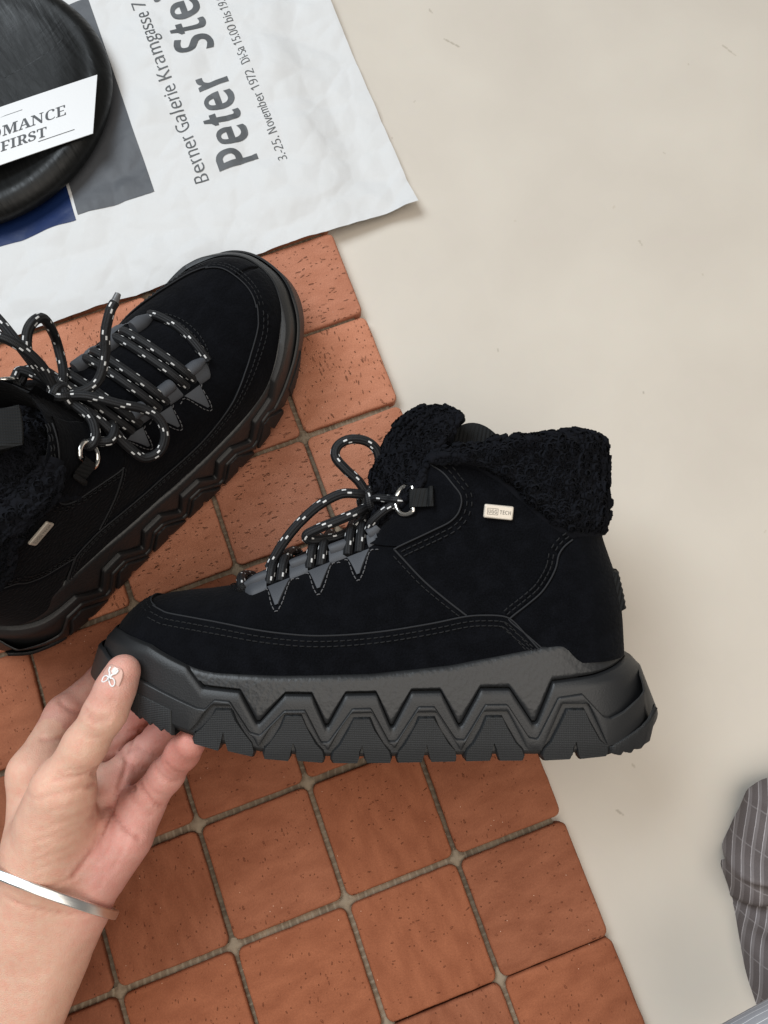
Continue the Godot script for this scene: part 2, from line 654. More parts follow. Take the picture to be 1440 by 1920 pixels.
func tile_mesh(hx: float, hz: float, ph: float) -> ArrayMesh:
	# a pressed clay tile: rounded corners, soft top edge, uneven sides
	var mb := MB.new()
	var prof := [[0.0, -9.0, 0.6], [0.0, -3.0, 0.2], [0.0, -1.9, 0.0], [0.35, -0.9, 0.0], [1.0, -0.3, 0.0], [2.2, 0.0, 0.0], [6.0, 0.12, 0.0]]
	var rows := []
	for p in prof:
		var row := PackedVector3Array()
		for k in 4:
			for j in 15:
				var a := PI * 0.5 * k
				var cr := 4.2
				var q: Vector2
				if j < 5:   # corner arc
					var b := a + PI * 0.5 * j / 5.0
					q = Vector2(hx - cr, hz - cr) * Vector2(signf(cos(a + 0.7)), signf(sin(a + 0.7))) + Vector2.from_angle(b) * cr
				else:
					var e := a + PI * 0.5
					var t := (j - 5) / 10.0
					var c0 := Vector2(hx - cr, hz - cr) * Vector2(signf(cos(a + 0.7)), signf(sin(a + 0.7)))
					var c1 := Vector2(hx - cr, hz - cr) * Vector2(signf(cos(e + 0.7)), signf(sin(e + 0.7)))
					q = c0.lerp(c1, t) + Vector2.from_angle(e) * cr
				var rough := 0.35 * wave.get_noise_2d(q.x * 9.0 + ph * 900.0, q.y * 9.0)
				var l := q.length()
				q -= q / l * (p[0] + p[2] + rough)
				row.append(V(q.x, 9.0 + p[1] + 0.3 * wave.get_noise_2d(q.x * 3.0 + ph * 400.0, q.y * 3.0), q.y))
		rows.append(row)
	mb.grid(rows, true)
	var last: PackedVector3Array = rows[rows.size() - 1]
	var mid := PackedVector3Array()
	for q in last:
		mid.append(V(q.x * 0.5, 9.15, q.z * 0.5))
	mb.grid([last, mid], true)
	mb.fan(mid, V(0, 9.15, 0))
	for i in mb.v.size():
		mb.uv[i] = Vector2(mb.v[i].x, mb.v[i].z) / 68.0 + Vector2(0.5, 0.5)
	# the caps and the ring share positions: join their normals
	var am := mb.commit()
	return am

# ---------------------------------------------------------------- poster, dish and card (in the frame of the tile grid)
func paper_y(u: float, v: float) -> float:
	# lies on the tiles, then sags to the floor past their edge at u = 0 and curls at the corner
	var base := lerpf(11.4, 3.4, sm(2.0, 40.0, u))
	var w := 1.1 * wave.get_noise_2d(u * 1.6 + 40.0, v * 1.6)
	# flat facets between creases, as in paper that was once balled up
	w += 5.0 * crease.get_noise_2d(u, v) + 1.9 * crease.get_noise_2d(u * 2.3 + 500.0, v * 2.3)
	var fold := u * 0.62 + v * 0.78 + 18.0      # diagonal creases by the free corner
	w += 3.2 * absf(fposmod(fold / 17.0 + 0.2 * sin(v * 0.05), 1.0) - 0.5) * sm(-34.0, -10.0, fold)
	base += 4.5 * pow(sm(-16.0, 10.0, fold), 2.0)
	w = maxf(0.0, w + 6.5) * sm(98.0, 135.0, Vector2(u + 216.0, v + 256.0).length())
	return base + w

func poster() -> void:
	var p := thing("poster", "crumpled white exhibition poster with a blue and a grey block under the dish", "poster", GRID_AT)
	p.rotation.y = GRID_TURN
	var mb := MB.new()
	var rows := []
	for i in 221:
		var r := PackedVector3Array()
		for j in 241:
			var u := lerpf(-275.0, 64.5, j / 240.0)
			var v := lerpf(-375.0, -67.5, i / 220.0)
			r.append(V(u, paper_y(u, v), v))
		rows.append(r)
	mb.grid(rows)
	put("paper", mb.commit(), M.paper, p)
	printed(p, -165.0, -109.0, -319.0, -140.5, M.print_grey)
	printed(p, -262.0, -167.2, -319.0, -137.0, M.print_blue)
	letters(p, "Berner Galerie Kramgasse 7", Vector2(-69.6, -136.0), 10.2, 167.0, false, M.print_ink)
	letters(p, "Peter", Vector2(-31.0, -139.6), 29.5, 80.0, true, M.print_ink)
	letters(p, "Stei", Vector2(-31.0, -242.0), 29.5, 60.0, true, M.print_ink)
	letters(p, "3.-25. November 1972  Di-Sa 15.00 bis 19.00", Vector2(-11.5, -132.6), 6.6, 158.0, false, M.print_ink)

func printed(p: Node3D, u0: float, u1: float, v0: float, v1: float, m: Material) -> void:
	var mb := MB.new()
	var rows := []
	for i in 90:
		var r := PackedVector3Array()
		for j in 40:
			var u := lerpf(u0, u1, j / 39.0)
			var v := lerpf(v0, v1, i / 89.0)
			r.append(V(u, paper_y(u, v) + 0.22, v))
		rows.append(r)
	mb.grid(rows)
	put("printed_block", mb.commit(), m, p)

func text_arrays(s: String, bold: bool, font := "Droid Sans", size := 32) -> Array:
	var f := SystemFont.new()
	f.font_names = PackedStringArray([font])
	f.font_weight = 700 if bold else 400
	var t := TextMesh.new()
	t.text = s
	t.font = f
	t.font_size = size
	t.pixel_size = 1.0
	t.depth = 0.0
	t.curve_step = 1.5
	t.horizontal_alignment = HORIZONTAL_ALIGNMENT_LEFT
	t.vertical_alignment = VERTICAL_ALIGNMENT_BOTTOM
	return t.get_mesh_arrays()

func letters(p: Node3D, s: String, at: Vector2, cap: float, length: float, bold: bool, m: Material) -> void:
	# flat ink that follows the paper; the line runs away from the near edge (towards -v)
	var ar := text_arrays(s, bold)
	var vs: PackedVector3Array = ar[Mesh.ARRAY_VERTEX]
	var lo := Vector3.INF
	var hi := -Vector3.INF
	for q in vs:
		lo = lo.min(q)
		hi = hi.max(q)
	var capref := text_arrays("P", bold)
	var cl := INF
	var ch := -INF
	for q in capref[Mesh.ARRAY_VERTEX]:
		cl = minf(cl, q.y)
		ch = maxf(ch, q.y)
	var ks := cap / (ch - cl)
	var kl := length / (hi.x - lo.x)
	var ids: PackedInt32Array = ar[Mesh.ARRAY_INDEX] if ar[Mesh.ARRAY_INDEX] != null else PackedInt32Array(range(vs.size()))
	var todo := []
	for k in range(0, ids.size(), 3):
		var t := []
		for e in 3:
			var q := vs[ids[k + e]]
			t.append(Vector2(at.x - (q.y - cl) * ks, at.y - (q.x - lo.x) * kl))
		todo.append(t)
	var mb := MB.new()
	while not todo.is_empty():      # halve long triangles, so that the ink can follow every crease
		var t: Array = todo.pop_back()
		var far := 0
		for e in 3:
			if t[e].distance_to(t[(e + 1) % 3]) > t[far].distance_to(t[(far + 1) % 3]):
				far = e
		var a: Vector2 = t[far]
		var b: Vector2 = t[(far + 1) % 3]
		var c: Vector2 = t[(far + 2) % 3]
		if a.distance_to(b) > 2.2:
			var h := (a + b) * 0.5
			todo.append([a, h, c])
			todo.append([h, b, c])
			continue
		for q in [a, b, c]:
			mb.idx.append(mb.v.size())
			mb.v.append(V(q.x, paper_y(q.x, q.y) + 0.3, q.y))
			mb.uv.append(Vector2.ZERO)
	put("lettering", mb.commit(), m, p)

func dish_and_card() -> void:
	var c := Vector2(-216.0, -256.0)
	var at := GRID_AT + Vector3(cos(GRID_TURN) * c.x + sin(GRID_TURN) * c.y, 12.0, -sin(GRID_TURN) * c.x + cos(GRID_TURN) * c.y) * 0.001
	var d := thing("dish", "round black hand-finished dish standing on the poster", "dish", at)
	d.rotation.y = 0.5
	var prof := [[0.0, 9.5], [30.0, 9.6], [55.0, 10.4], [70.0, 12.0], [80.0, 14.6], [87.0, 17.6], [91.5, 19.3], [95.0, 19.8], [98.5, 19.2], [102.5, 17.0], [105.5, 13.5], [106.6, 10.0], [106.0, 6.5], [103.0, 3.4], [97.0, 1.6], [80.0, 0.6], [0.0, 0.5]]
	var pp := PackedVector3Array()
	for q in prof:
		pp.append(V(q[0], q[1], 0))
	var sp := spline(pp, 1.6)
	var rows := []
	for q in sp:
		var r := PackedVector3Array()
		for j in 120:
			var a := TAU * j / 120.0
			var k := maxf(0.01, q.x) * (1.0 + 0.006 * sin(a * 3.0 + 0.5) + 0.004 * sin(a * 5.0))
			r.append(V(cos(a) * k, q.y + 0.5 * sin(a * 2.0) * q.x / 106.0, sin(a) * k))
		rows.append(r)
	var well := MB.new()
	var rim := MB.new()
	var split := 0
	for i in sp.size():
		if sp[i].x > 84.0:
			split = i
			break
	well.grid(rows.slice(0, split + 1), true)
	rim.grid(rows.slice(split), true)
	put("well", well.commit(), M.dish_glaze, d)
	put("rim", rim.commit(), M.dish_glaze, d)
	# the printed card leaning across the dish
	var k := thing("card", "white printed card lying across the black dish", "card")
	var ax := Vector3(0.9453, -0.0149, -0.3259)
	var up := Vector3(0.0197, 0.9997, 0.0116)
	k.transform = Transform3D(Basis(ax, up, ax.cross(up)).orthonormalized(), Vector3(-0.183, 0.0335, -0.3905))
	var c0 := V(18.0, 0.0, -44.2)   # the far right corner
	var cm := MB.new()
	var cr := []
	for i in 9:
		var r := PackedVector3Array()
		for j in 25:
			var s := j / 24.0
			var t := i / 8.0
			var q := V(-130.0 * s, 0, 0) + c0 * t
			q.y += 1.2 * sin(s * 2.4) * 1.0
			r.append(q)
		cr.append(r)
	var lowr := []
	for r in cr:
		var r2 := PackedVector3Array()
		for q in r:
			r2.append(q - V(0, 0.45, 0))
		lowr.append(r2)
	cm.grid(cr)
	cm.grid(lowr)
	for e in 2:
		var a: PackedVector3Array = cr[0 if e == 0 else 8]
		var b: PackedVector3Array = lowr[0 if e == 0 else 8]
		cm.grid([a, b])
	var ea := PackedVector3Array()
	var eb := PackedVector3Array()
	for i in 9:
		ea.append(cr[i][0])
		eb.append(lowr[i][0])
	cm.grid([ea, eb])
	put("card_sheet", cm.commit(), M.card_stock, k)
	card_line(k, "ROMANCE", -76.5, 64.0, -21.0, 8.0, c0)
	card_line(k, "FIRST", -63.0, 33.0, -9.6, 7.4, c0)
	for s in [[-96.0, -39.3, -36.5], [-37.0, -10.7, -7.8]]:
		var mb := MB.new()
		mb.grid([PackedVector3Array([V(s[0], 1.35, s[2]), V(s[1], 1.0, s[2])]), PackedVector3Array([V(s[0], 1.35, s[2] + 0.5), V(s[1], 1.0, s[2] + 0.5)])])
		for i in mb.v.size():
			mb.v[i].y = 1.2 * sin(-mb.v[i].x / 130.0 * 2.4) + 0.25
		put("printed_rule", mb.commit(), M.card_ink, k)

func card_line(k: Node3D, s: String, x0: float, length: float, z0: float, cap: float, _c0: Vector3) -> void:
	var ar := text_arrays(s, true, "Droid Serif")
	var vs: PackedVector3Array = ar[Mesh.ARRAY_VERTEX]
	var lo := Vector3.INF
	var hi := -Vector3.INF
	for q in vs:
		lo = lo.min(q)
		hi = hi.max(q)
	var mb := MB.new()
	for q in vs:
		var x := x0 + (q.x - lo.x) / (hi.x - lo.x) * length
		var h := (q.y - lo.y) / (hi.y - lo.y) * cap
		x += h * 0.28
		mb.v.append(V(x, 1.2 * sin(-x / 130.0 * 2.4) + 0.25, z0 - h))
		mb.uv.append(Vector2.ZERO)
	mb.idx.append_array(ar[Mesh.ARRAY_INDEX])
	put("lettering", mb.commit(), M.card_ink, k)

# ---------------------------------------------------------------- boot
# Boot space: l runs from the heel (0) to the toe (291), y up from the ground, w sideways (+ = outer side), in mm.
# A mesh point is (-l, y, w); the right boot is the left one mirrored.
const RIDGE := [[-50, 430], [130, 420], [134, 230], [138, 160], [141.5, 128], [145, 117], [152, 109.5], [160, 105.5], [169, 101], [177, 97.2], [186, 93.2], [194, 89.5], [203, 85.3], [212, 81.5], [222, 78.6], [233, 77.0], [245, 76.0], [255, 74.6], [263, 72.4], [269, 69.2], [274, 65.0], [278, 60.6], [281, 55.5], [283.2, 46.0], [284, 36.0]]
const FRONT := [[60, 283], [76, 245], [85, 205], [93, 186], [101, 168], [109, 151], [117, 142], [129, 137.5], [143, 135], [157, 132], [180, 130]]
const BACK := [[30, 17], [50, 18], [62, 18.6], [72, 19.6], [87, 23], [103, 28.6], [112, 30.8], [160, 31]]
const HALF := [[10, 35], [40, 35.5], [70, 35], [100, 35.5], [140, 38.5], [175, 43], [205, 45.5], [225, 46], [300, 46]]
const SOLE_TOP := [[0, 52], [19.8, 52], [30, 49.5], [40, 50], [54.6, 54], [70.8, 51], [108, 43.6], [146, 39.9], [191, 39.9], [221, 41.4], [230, 43], [250, 50], [264, 54], [281, 56.5], [300, 57]]
const SOLE_LOW := [[0, 15], [4, 9], [9, 4.5], [15, 2.2], [22, 1.6], [39, 1.6], [60, 0.4], [145, 0.4], [170, 1.4], [196, 3.8], [211, 6.6], [228, 10.2], [239, 13.6], [260, 21], [275, 25.5], [292, 30]]
const ZIG_TOP := [[0, 44], [10, 43.8], [17.5, 43], [39.7, 39.2], [61, 36.8], [69, 17.8], [71, 17.8], [81.4, 33.6], [95.2, 33.6], [104.6, 17], [106, 17], [114.1, 32.8], [128, 32.8], [136.6, 17], [138, 17], [144.4, 32.3], [158.8, 32.3], [166.8, 18], [168.2, 18], [174.4, 32.3], [186.8, 32.6], [198.4, 20], [200, 20], [207.9, 34], [225.7, 35.6], [234, 45], [242, 48], [255, 53.5], [264, 55], [281, 57.5], [300, 58]]
const ZIG_MID := [[0, 40.5], [6, 39.5], [11.5, 36.8], [18.8, 29], [28, 23], [34.6, 20.3], [38, 21.5], [47.6, 32], [59, 30.4], [68.9, 11.2], [73, 12], [82.9, 27.3], [93.5, 27.3], [103.4, 11.2], [107.6, 11.6], [117.5, 26.8], [124.9, 26.8], [135.5, 11.2], [138.9, 11.2], [147.1, 26.6], [155.7, 26.6], [166.8, 11.6], [170, 11.6], [177.4, 26.3], [187, 26.3], [198.1, 15.2], [202.6, 16.6], [211.9, 30.4], [219.1, 31], [223.5, 26.6], [227.2, 26.9], [244.5, 33.6], [258, 39], [272, 44], [283, 49], [300, 50]]
const MUD_TOP := [[60, 45], [65.9, 50.8], [72, 57.5], [79, 65], [84, 67.5], [93, 68], [102.7, 67.3], [120, 64], [146, 60.2], [171, 58.9], [192, 60.2], [217, 63.4], [233, 65], [243, 66.4], [250, 68], [255, 70.3], [258.5, 73.0], [261.5, 78], [300, 80]]
const COUNTER := [[40, 60], [51, 64], [58, 72], [65, 80.5], [67, 80], [73.7, 71.5], [79, 65.5], [85.3, 61.2], [91, 58.6], [96.9, 57.3], [101, 54.5], [104, 50.5], [108, 44]]
const FLAP := [[99.5, 136], [102, 131.5], [106, 122.8], [109, 116.5], [112.3, 110], [116, 106], [120, 104.2], [123.5, 103.8], [126.5, 104.7], [131, 108], [136.8, 112.8], [142, 121], [146, 130]]
const LUGS := [51.1, 89.2, 121.2, 151.5, 182.7, 214.7]

var mud_line := []

func arc_l(w: float) -> float:
	return 263.0 - 20.0 * pow(absf(w) / 30.0, 3.0)

func mud_table() -> Array:
	# low along the side as cut; round the toe the edge is a smooth arc seen from above
	if mud_line.is_empty():
		for q in MUD_TOP:
			if q[0] < 236.0:
				mud_line.append(q)
		var w := 30.0
		while w > 0.2:
			var l := arc_l(w)
			if l > 246.0:
				mud_line.append([l, upper_y(l, w)])
			w -= 0.5
		mud_line.append([263.05, 80.0])
		mud_line.append([300.0, 80.0])
	return mud_line

func bend(l: float) -> float:
	var t := maxf(0.0, l - 110.0) / 175.0
	return -8.0 * t * t

func half(l: float, y: float) -> float:
	var top := lin(RIDGE, l)
	var t := (y - 30.0) / (top - 30.0)
	if t >= 1.0:
		return 0.0
	var p := soft(HALF, l)
	if l > 205.0:
		var q := clampf((l - 205.0) / 79.0, 0.0, 1.0)
		p *= pow(1.0 - pow(q, 2.5), 1.0 / 2.3)
	p = lerpf(p, 35.5, sm(70, 125, y) * (1.0 - sm(140, 185, l)))
	var n := lerpf(3.6, 2.5, sm(200, 255, l))
	var e := sqrt(maxf(0.0, 1.0 - pow(maxf(t, 0.0), n)))
	var d := clampf((lin(FRONT, y) - l) / 40.0, 0.0, 1.0)
	var f := sqrt(maxf(0.0, 1.0 - pow(1.0 - d, 2.3)))
	f = lerpf(1.0, f, sm(96, 122, y))
	var b := clampf((l - soft(BACK, y)) / 36.0, 0.0, 1.0)
	return p * e * f * pow(1.0 - pow(1.0 - b, 2.3), 1.0 / 2.1)

func shear(s: float, y: float) -> float:
	if s >= 90.0:
		return s
	var b := soft(BACK, y)
	return b + (s - 18.0) * (90.0 - b) / 72.0

func surf(l: float, y: float, side: float, off: float) -> Vector3:
	var w := half(l, y)
	var gl := (half(l + 0.7, y) - half(l - 0.7, y)) / 1.4
	var gy := (half(l, y + 0.7) - half(l, y - 0.7)) / 1.4
	var n := Vector3(-gl, -gy, 1.0).normalized()
	if w < 1.2:
		n.z *= w / 1.2
		n = n.normalized() if n.length_squared() > 1e-6 else Vector3(1, 0, 0)
	return Vector3(-(l + n.x * off), y + n.y * off, side * (w + n.z * off) + bend(l))

func upper_y(l: float, w: float) -> float:
	# the height at which the upper is w wide: where its top edge runs
	var a := 40.0
	var b := minf(lin(RIDGE, l), 170.0)
	for i in 18:
		var m := (a + b) * 0.5
		if half(l, m) > w:
			a = m
		else:
			b = m
	return a

func boot(called: String, label: String, mirrored: bool) -> Node3D:
	var o := thing(called, label, "boot")
	o.set_meta("group", "pair of black hiking boots")
	o.set_meta("mirrored", mirrored)
	upper_mesh(o, mirrored)
	for side in [1.0, -1.0]:
		panels(o, side, mirrored)
	wraps(o, mirrored)
	sole(o, mirrored)
	guards(o, mirrored)
	fleece_parts(o, mirrored)
	hardware(o, mirrored)
	return o

func upper_mesh(o: Node3D, mir: bool) -> void:
	var ls := []
	var s := 18.0
	while s < 284.0:
		ls.append(s)
		var step := 2.6
		if s < 26.0:
			step = 0.45 + (s - 18.0) * 0.22
		elif s > 132.0 and s < 152.0:
			step = 1.0
		elif s > 262.0:
			step = maxf(0.35, (284.0 - s) * 0.13)
		s += step
	var rows := []
	for q in ls:
		var r := PackedVector3Array()
		var open := 1.0 - sm(126, 137, q)
		var top := minf(149.0, lin(RIDGE, q) - 0.02)
		for side in [1.0, -1.0]:
			var one := PackedVector3Array()
			for k in 41:
				var t := k / 40.0
				var y: float = 36.0 + (top - 36.0) * (lerpf(1.0 - pow(1.0 - t, 2.1), t, open))
				var l := shear(q, y)
				one.append(V(-l, y, side * half(l, y) + bend(l)))
			var last := one[40]
			var mid := bend(q)
			for e in [[0.93, 1.5], [0.86, 14.0], [0.80, 44.0]]:
				one.append(V(last.x, last.y - e[1] * open, mid + (last.z - mid) * e[0]))
			if side < 0.0:
				one.reverse()
			r.append_array(one)
		rows.append(r)
	var mb := MB.new()
	mb.grid(rows)
	put("upper", mb.commit(mir), M.suede, o)

func strip(a: Array, b: Array, side: float, off: float, n: int, mb: MB) -> void:
	# a raised panel between two lines of [l, y] that have as many points, its rims turned down to the upper
	var rows := []
	for i in a.size():
		var r := PackedVector3Array()
		var p := Vector2(a[i][0], a[i][1])
		var q := Vector2(b[i][0], b[i][1])
		r.append(surf(p.x, p.y, side, -0.4))
		r.append(surf(p.x, p.y, side, off * 0.8))
		for k in n + 1:
			var t := lerpf(0.01, 0.99, k / float(n))
			var c := p.lerp(q, t)
			r.append(surf(c.x, c.y, side, off))
		r.append(surf(q.x, q.y, side, off * 0.8))
		r.append(surf(q.x, q.y, side, -0.4))
		rows.append(r)
	mb.grid(rows)

func line_on(pts: Array, side: float, off: float, step := 1.5) -> PackedVector3Array:
	var flat := PackedVector3Array()
	for p in pts:
		flat.append(V(p[0], p[1], 0))
	var out := PackedVector3Array()
	for p in spline(flat, step):
		out.append(surf(p.x, p.y, side, off))
	return out

func edge_on(pts: Array, side: float, mb: MB, off := 1.25, r := 0.42) -> void:
	mb.tube(line_on(pts, side, off), r, 6)

func stitch(pts: Array, side: float, shift: float, mb: MB, off := 1.35, gap := 3.1, r := 0.34) -> void:
	var flat := PackedVector3Array()
	for p in pts:
		flat.append(V(p[0], p[1], 0))
	var sp := spline(flat, 0.5)
	var s := 0.0
	var next := gap
	for i in range(1, sp.size() - 1):
		s += sp[i].distance_to(sp[i - 1])
		if s < next:
			continue
		next += gap
		var t := (sp[i + 1] - sp[i - 1]).normalized()
		var nn := V(-t.y, t.x, 0)
		var c := sp[i] + nn * shift
		var a := c - t * gap * 0.33
		var b := c + t * gap * 0.33
		var pa := surf(a.x, a.y, side, off - 0.15)
		var pc := surf(c.x, c.y, side, off + 0.25)
		var pb := surf(b.x, b.y, side, off - 0.15)
		mb.tube(PackedVector3Array([pa, pc, pb]), r, 5)

func panels(o: Node3D, side: float, mir: bool) -> void:
	# the flap that carries the ring, its cut edge and the twin row of stitches round it
	var a := []
	var b := []
	for i in 24:
		var y := lerpf(101.0, 143.0, i / 23.0)
		a.append([soft(FLAP, y), y])
		b.append([lin(FRONT, y) - 2.5, y])
	var mb := MB.new()
	strip(a, b, side, 1.1, 10, mb)
	put("ankle_flap", mb.commit(mir), M.suede, o)
	var edge := MB.new()
	var fl := []
	for q in FLAP:
		fl.append([q[1], q[0]])
	edge_on(fl, side, edge, 1.1)
	var seam := [[136.0, 99.5], [123.0, 85.5], [112.0, 76.0], [101.5, 67.8]]
	edge_on(seam, side, edge, 0.5, 0.5)
	var ct := []
	for q in COUNTER:
		if q[0] > 48.0 and q[0] < 105.0:
			ct.append([q[1], q[0]])
	edge_on(ct, side, edge, 1.15)
	var mt := []
	for q in mud_table():
		if q[0] >= 65.0 and q[0] < 238.0:
			mt.append(q)
	for w in [27.5, 25.0, 22.0, 19.0]:
		mt.append([arc_l(w), upper_y(arc_l(w), w)])
	edge_on(mt, side, edge, 1.3)
	put("panel_edge", edge.commit(mir), M.suede_cut_edge, o)
	var st := MB.new()
	stitch(fl, side, 2.6, st, 0.5)
	stitch(fl, side, 5.0, st, 0.5)
	stitch(seam, side, 2.4, st, 0.4)
	stitch(ct, side, -2.4, st)
	stitch(ct, side, -4.6, st)
	stitch(mt, side, -2.6, st, 1.5)
	stitch(mt, side, -5.0, st, 1.5)
	var sn := put("stitching", st.commit(mir), M.thread, o)
	sn.set_meta("kind", "stuff")

func wraps(o: Node3D, mir: bool) -> void:
	# mudguard: both sides and over the toe
	var mb := MB.new()
	for side in [1.0, -1.0]:
		var a := []
		var b := []
		var l := 62.0
		while l < 283.6:
			var y0 := lin(SOLE_TOP, l) - 6.0
			var y1 := minf(lin(mud_table(), l) if l > 250.0 else (lin(mud_table(), l - 4.0) + lin(mud_table(), l - 2.0) + lin(mud_table(), l) + lin(mud_table(), l + 2.0) + lin(mud_table(), l + 4.0)) * 0.2, lin(RIDGE, l) - 0.03)
			y0 = minf(y0, y1 - 1.5)
			a.append([l, y0])
			b.append([l, y1])
			l += 2.4 if l < 240.0 else (0.5 if l < 264.0 else maxf(0.4, (284.5 - l) * 0.09))
		strip(a, b, side, 1.35, 14, mb)
	put("mudguard", mb.commit(mir), M.suede, o)
	# heel counter: one piece round the back
	# its edge and stitches where it crosses the toe
	var te := MB.new()
	var ts := MB.new()
	var arcs := []
	for d in [0.0, 2.6, 5.0]:
		var arc := PackedVector3Array()
		for k in 61:
			var w := lerpf(-20.5, 20.5, k / 60.0)
			var l: float = arc_l(w) + d * sqrt(1.0 / (1.0 + w * w / 484.0))
			var w2: float = w * (1.0 + d * 0.022)
			arc.append(V(-l, upper_y(l, maxf(absf(w2), 0.6)) + 1.25, w2 + bend(l)))
		arcs.append(arc)
	te.tube(arcs[0], 0.42, 6)
	for d in [1, 2]:
		for k in range(0, 60, 4):
			ts.tube(PackedVector3Array([arcs[d][k], arcs[d][k + 1] + V(0, 0.3, 0), arcs[d][k + 2] + V(0, 0.3, 0), arcs[d][k + 3]]), 0.34, 5)
	put("panel_edge", te.commit(mir), M.suede_cut_edge, o)
	var tsn := put("stitching", ts.commit(mir), M.thread, o)
	tsn.set_meta("kind", "stuff")
	mb = MB.new()
	var rows := []
	for i in 30:
		var y := lerpf(45.0, 107.0, i / 29.0)
		var r := PackedVector3Array()
		var lc := soft(COUNTER, y)
		var lb := soft(BACK, y)
		var off := 1.2 if i < 29 else -0.3
		for k in 61:
			var t := (k - 30) / 30.0
			var l := lb + (lc - lb) * t * t
			r.append(surf(l, y, 1.0 if t >= 0.0 else -1.0, off if k > 0 and k < 60 else -0.4))
		rows.append(r)
	mb.grid(rows)
	put("heel_counter", mb.commit(mir), M.suede, o)
	# ribbed heel tab
	mb = MB.new()
	rows = []
	for i in 15:
		var y := lerpf(67.0, 87.5, i / 14.0)
		var r := PackedVector3Array()
		var lb := soft(BACK, y)
		var off := 3.1 + 0.45 * (i % 2)
		if i == 0 or i == 14:
			off = 0.8
		for k in 25:
			var t := (k - 12) / 12.0
			r.append(surf(lb + 4.6 * t * t, y, 1.0 if t >= 0.0 else -1.0, off if k > 0 and k < 24 else 0.8))
		rows.append(r)
	mb.grid(rows)
	put("heel_tab", mb.commit(mir), M.webbing, o)

# the outline of the sole, walked once round
func outline() -> Array:
	var pts := []
	for side in [1.0, -1.0]:
		var one := []
		for k in 401:
			var l := 2.0 + 289.6 * 0.5 * (1.0 - cos(PI * k / 400.0))
			var w := lin([[0, 40], [45, 41], [90, 41.5], [130, 44], [170, 48.5], [200, 51], [300, 51]], l)
			if l < 46.0:
				w *= pow(maxf(0.0, 1.0 - pow((46.0 - l) / 44.0, 2.3)), 1.0 / 2.2)
			if l > 203.0:
				w *= pow(maxf(0.0, 1.0 - pow((l - 203.0) / 88.6, 2.5)), 1.0 / 2.3)
			one.append(Vector2(l, side * w + bend(l)))
		if side < 0.0:
			one.reverse()
			one.remove_at(0)
			one.remove_at(one.size() - 1)
		pts.append_array(one)
	var total := 0.0
	for i in pts.size():
		total += pts[i].distance_to(pts[(i + 1) % pts.size()])
	var out := []
	var n := 880
	var step := total / n
	var acc := 0.0
	for i in pts.size():
		var a: Vector2 = pts[i]
		var b: Vector2 = pts[(i + 1) % pts.size()]
		var d := a.distance_to(b)
		while acc < d and out.size() < n:
			out.append(a.lerp(b, acc / d))
			acc += step
		acc -= d
	var res := []
	for i in out.size():
		var t: Vector2 = (out[(i + 3) % out.size()] - out[(i - 3 + out.size()) % out.size()]).normalized()
		res.append([out[i], Vector2(-t.y, t.x)])
	return res

func wall_in(l: float, y: float) -> float:
	# how far the wall stands in from the widest outline at that height
	var heel := 1.0 - sm(4.0, 60.0, l)
	var toe := sm(236.0, 286.0, l)
	var k := lin([[0, 7], [4, 4.5], [9, 2.5], [15, 0.4], [31, 0.4], [40, 10], [52, 17.5], [60, 19]], y) * heel
	k += lin([[0, 6], [22, 4], [29, 1.6], [36, 0], [46, 3], [52, 5.5], [57, 9], [62, 12]], y) * toe
	k += (1.0 - maxf(heel, toe)) * lin([[0, 1.5], [8, 0], [30, 0.6], [55, 3.6]], y)
	return k

func wall(c: Array, y: float, off: float) -> Vector3:
	var p: Vector2 = c[0]
	var q: Vector2 = p + c[1] * (off - wall_in(p.x, y))
	return V(-q.x, y, q.y)

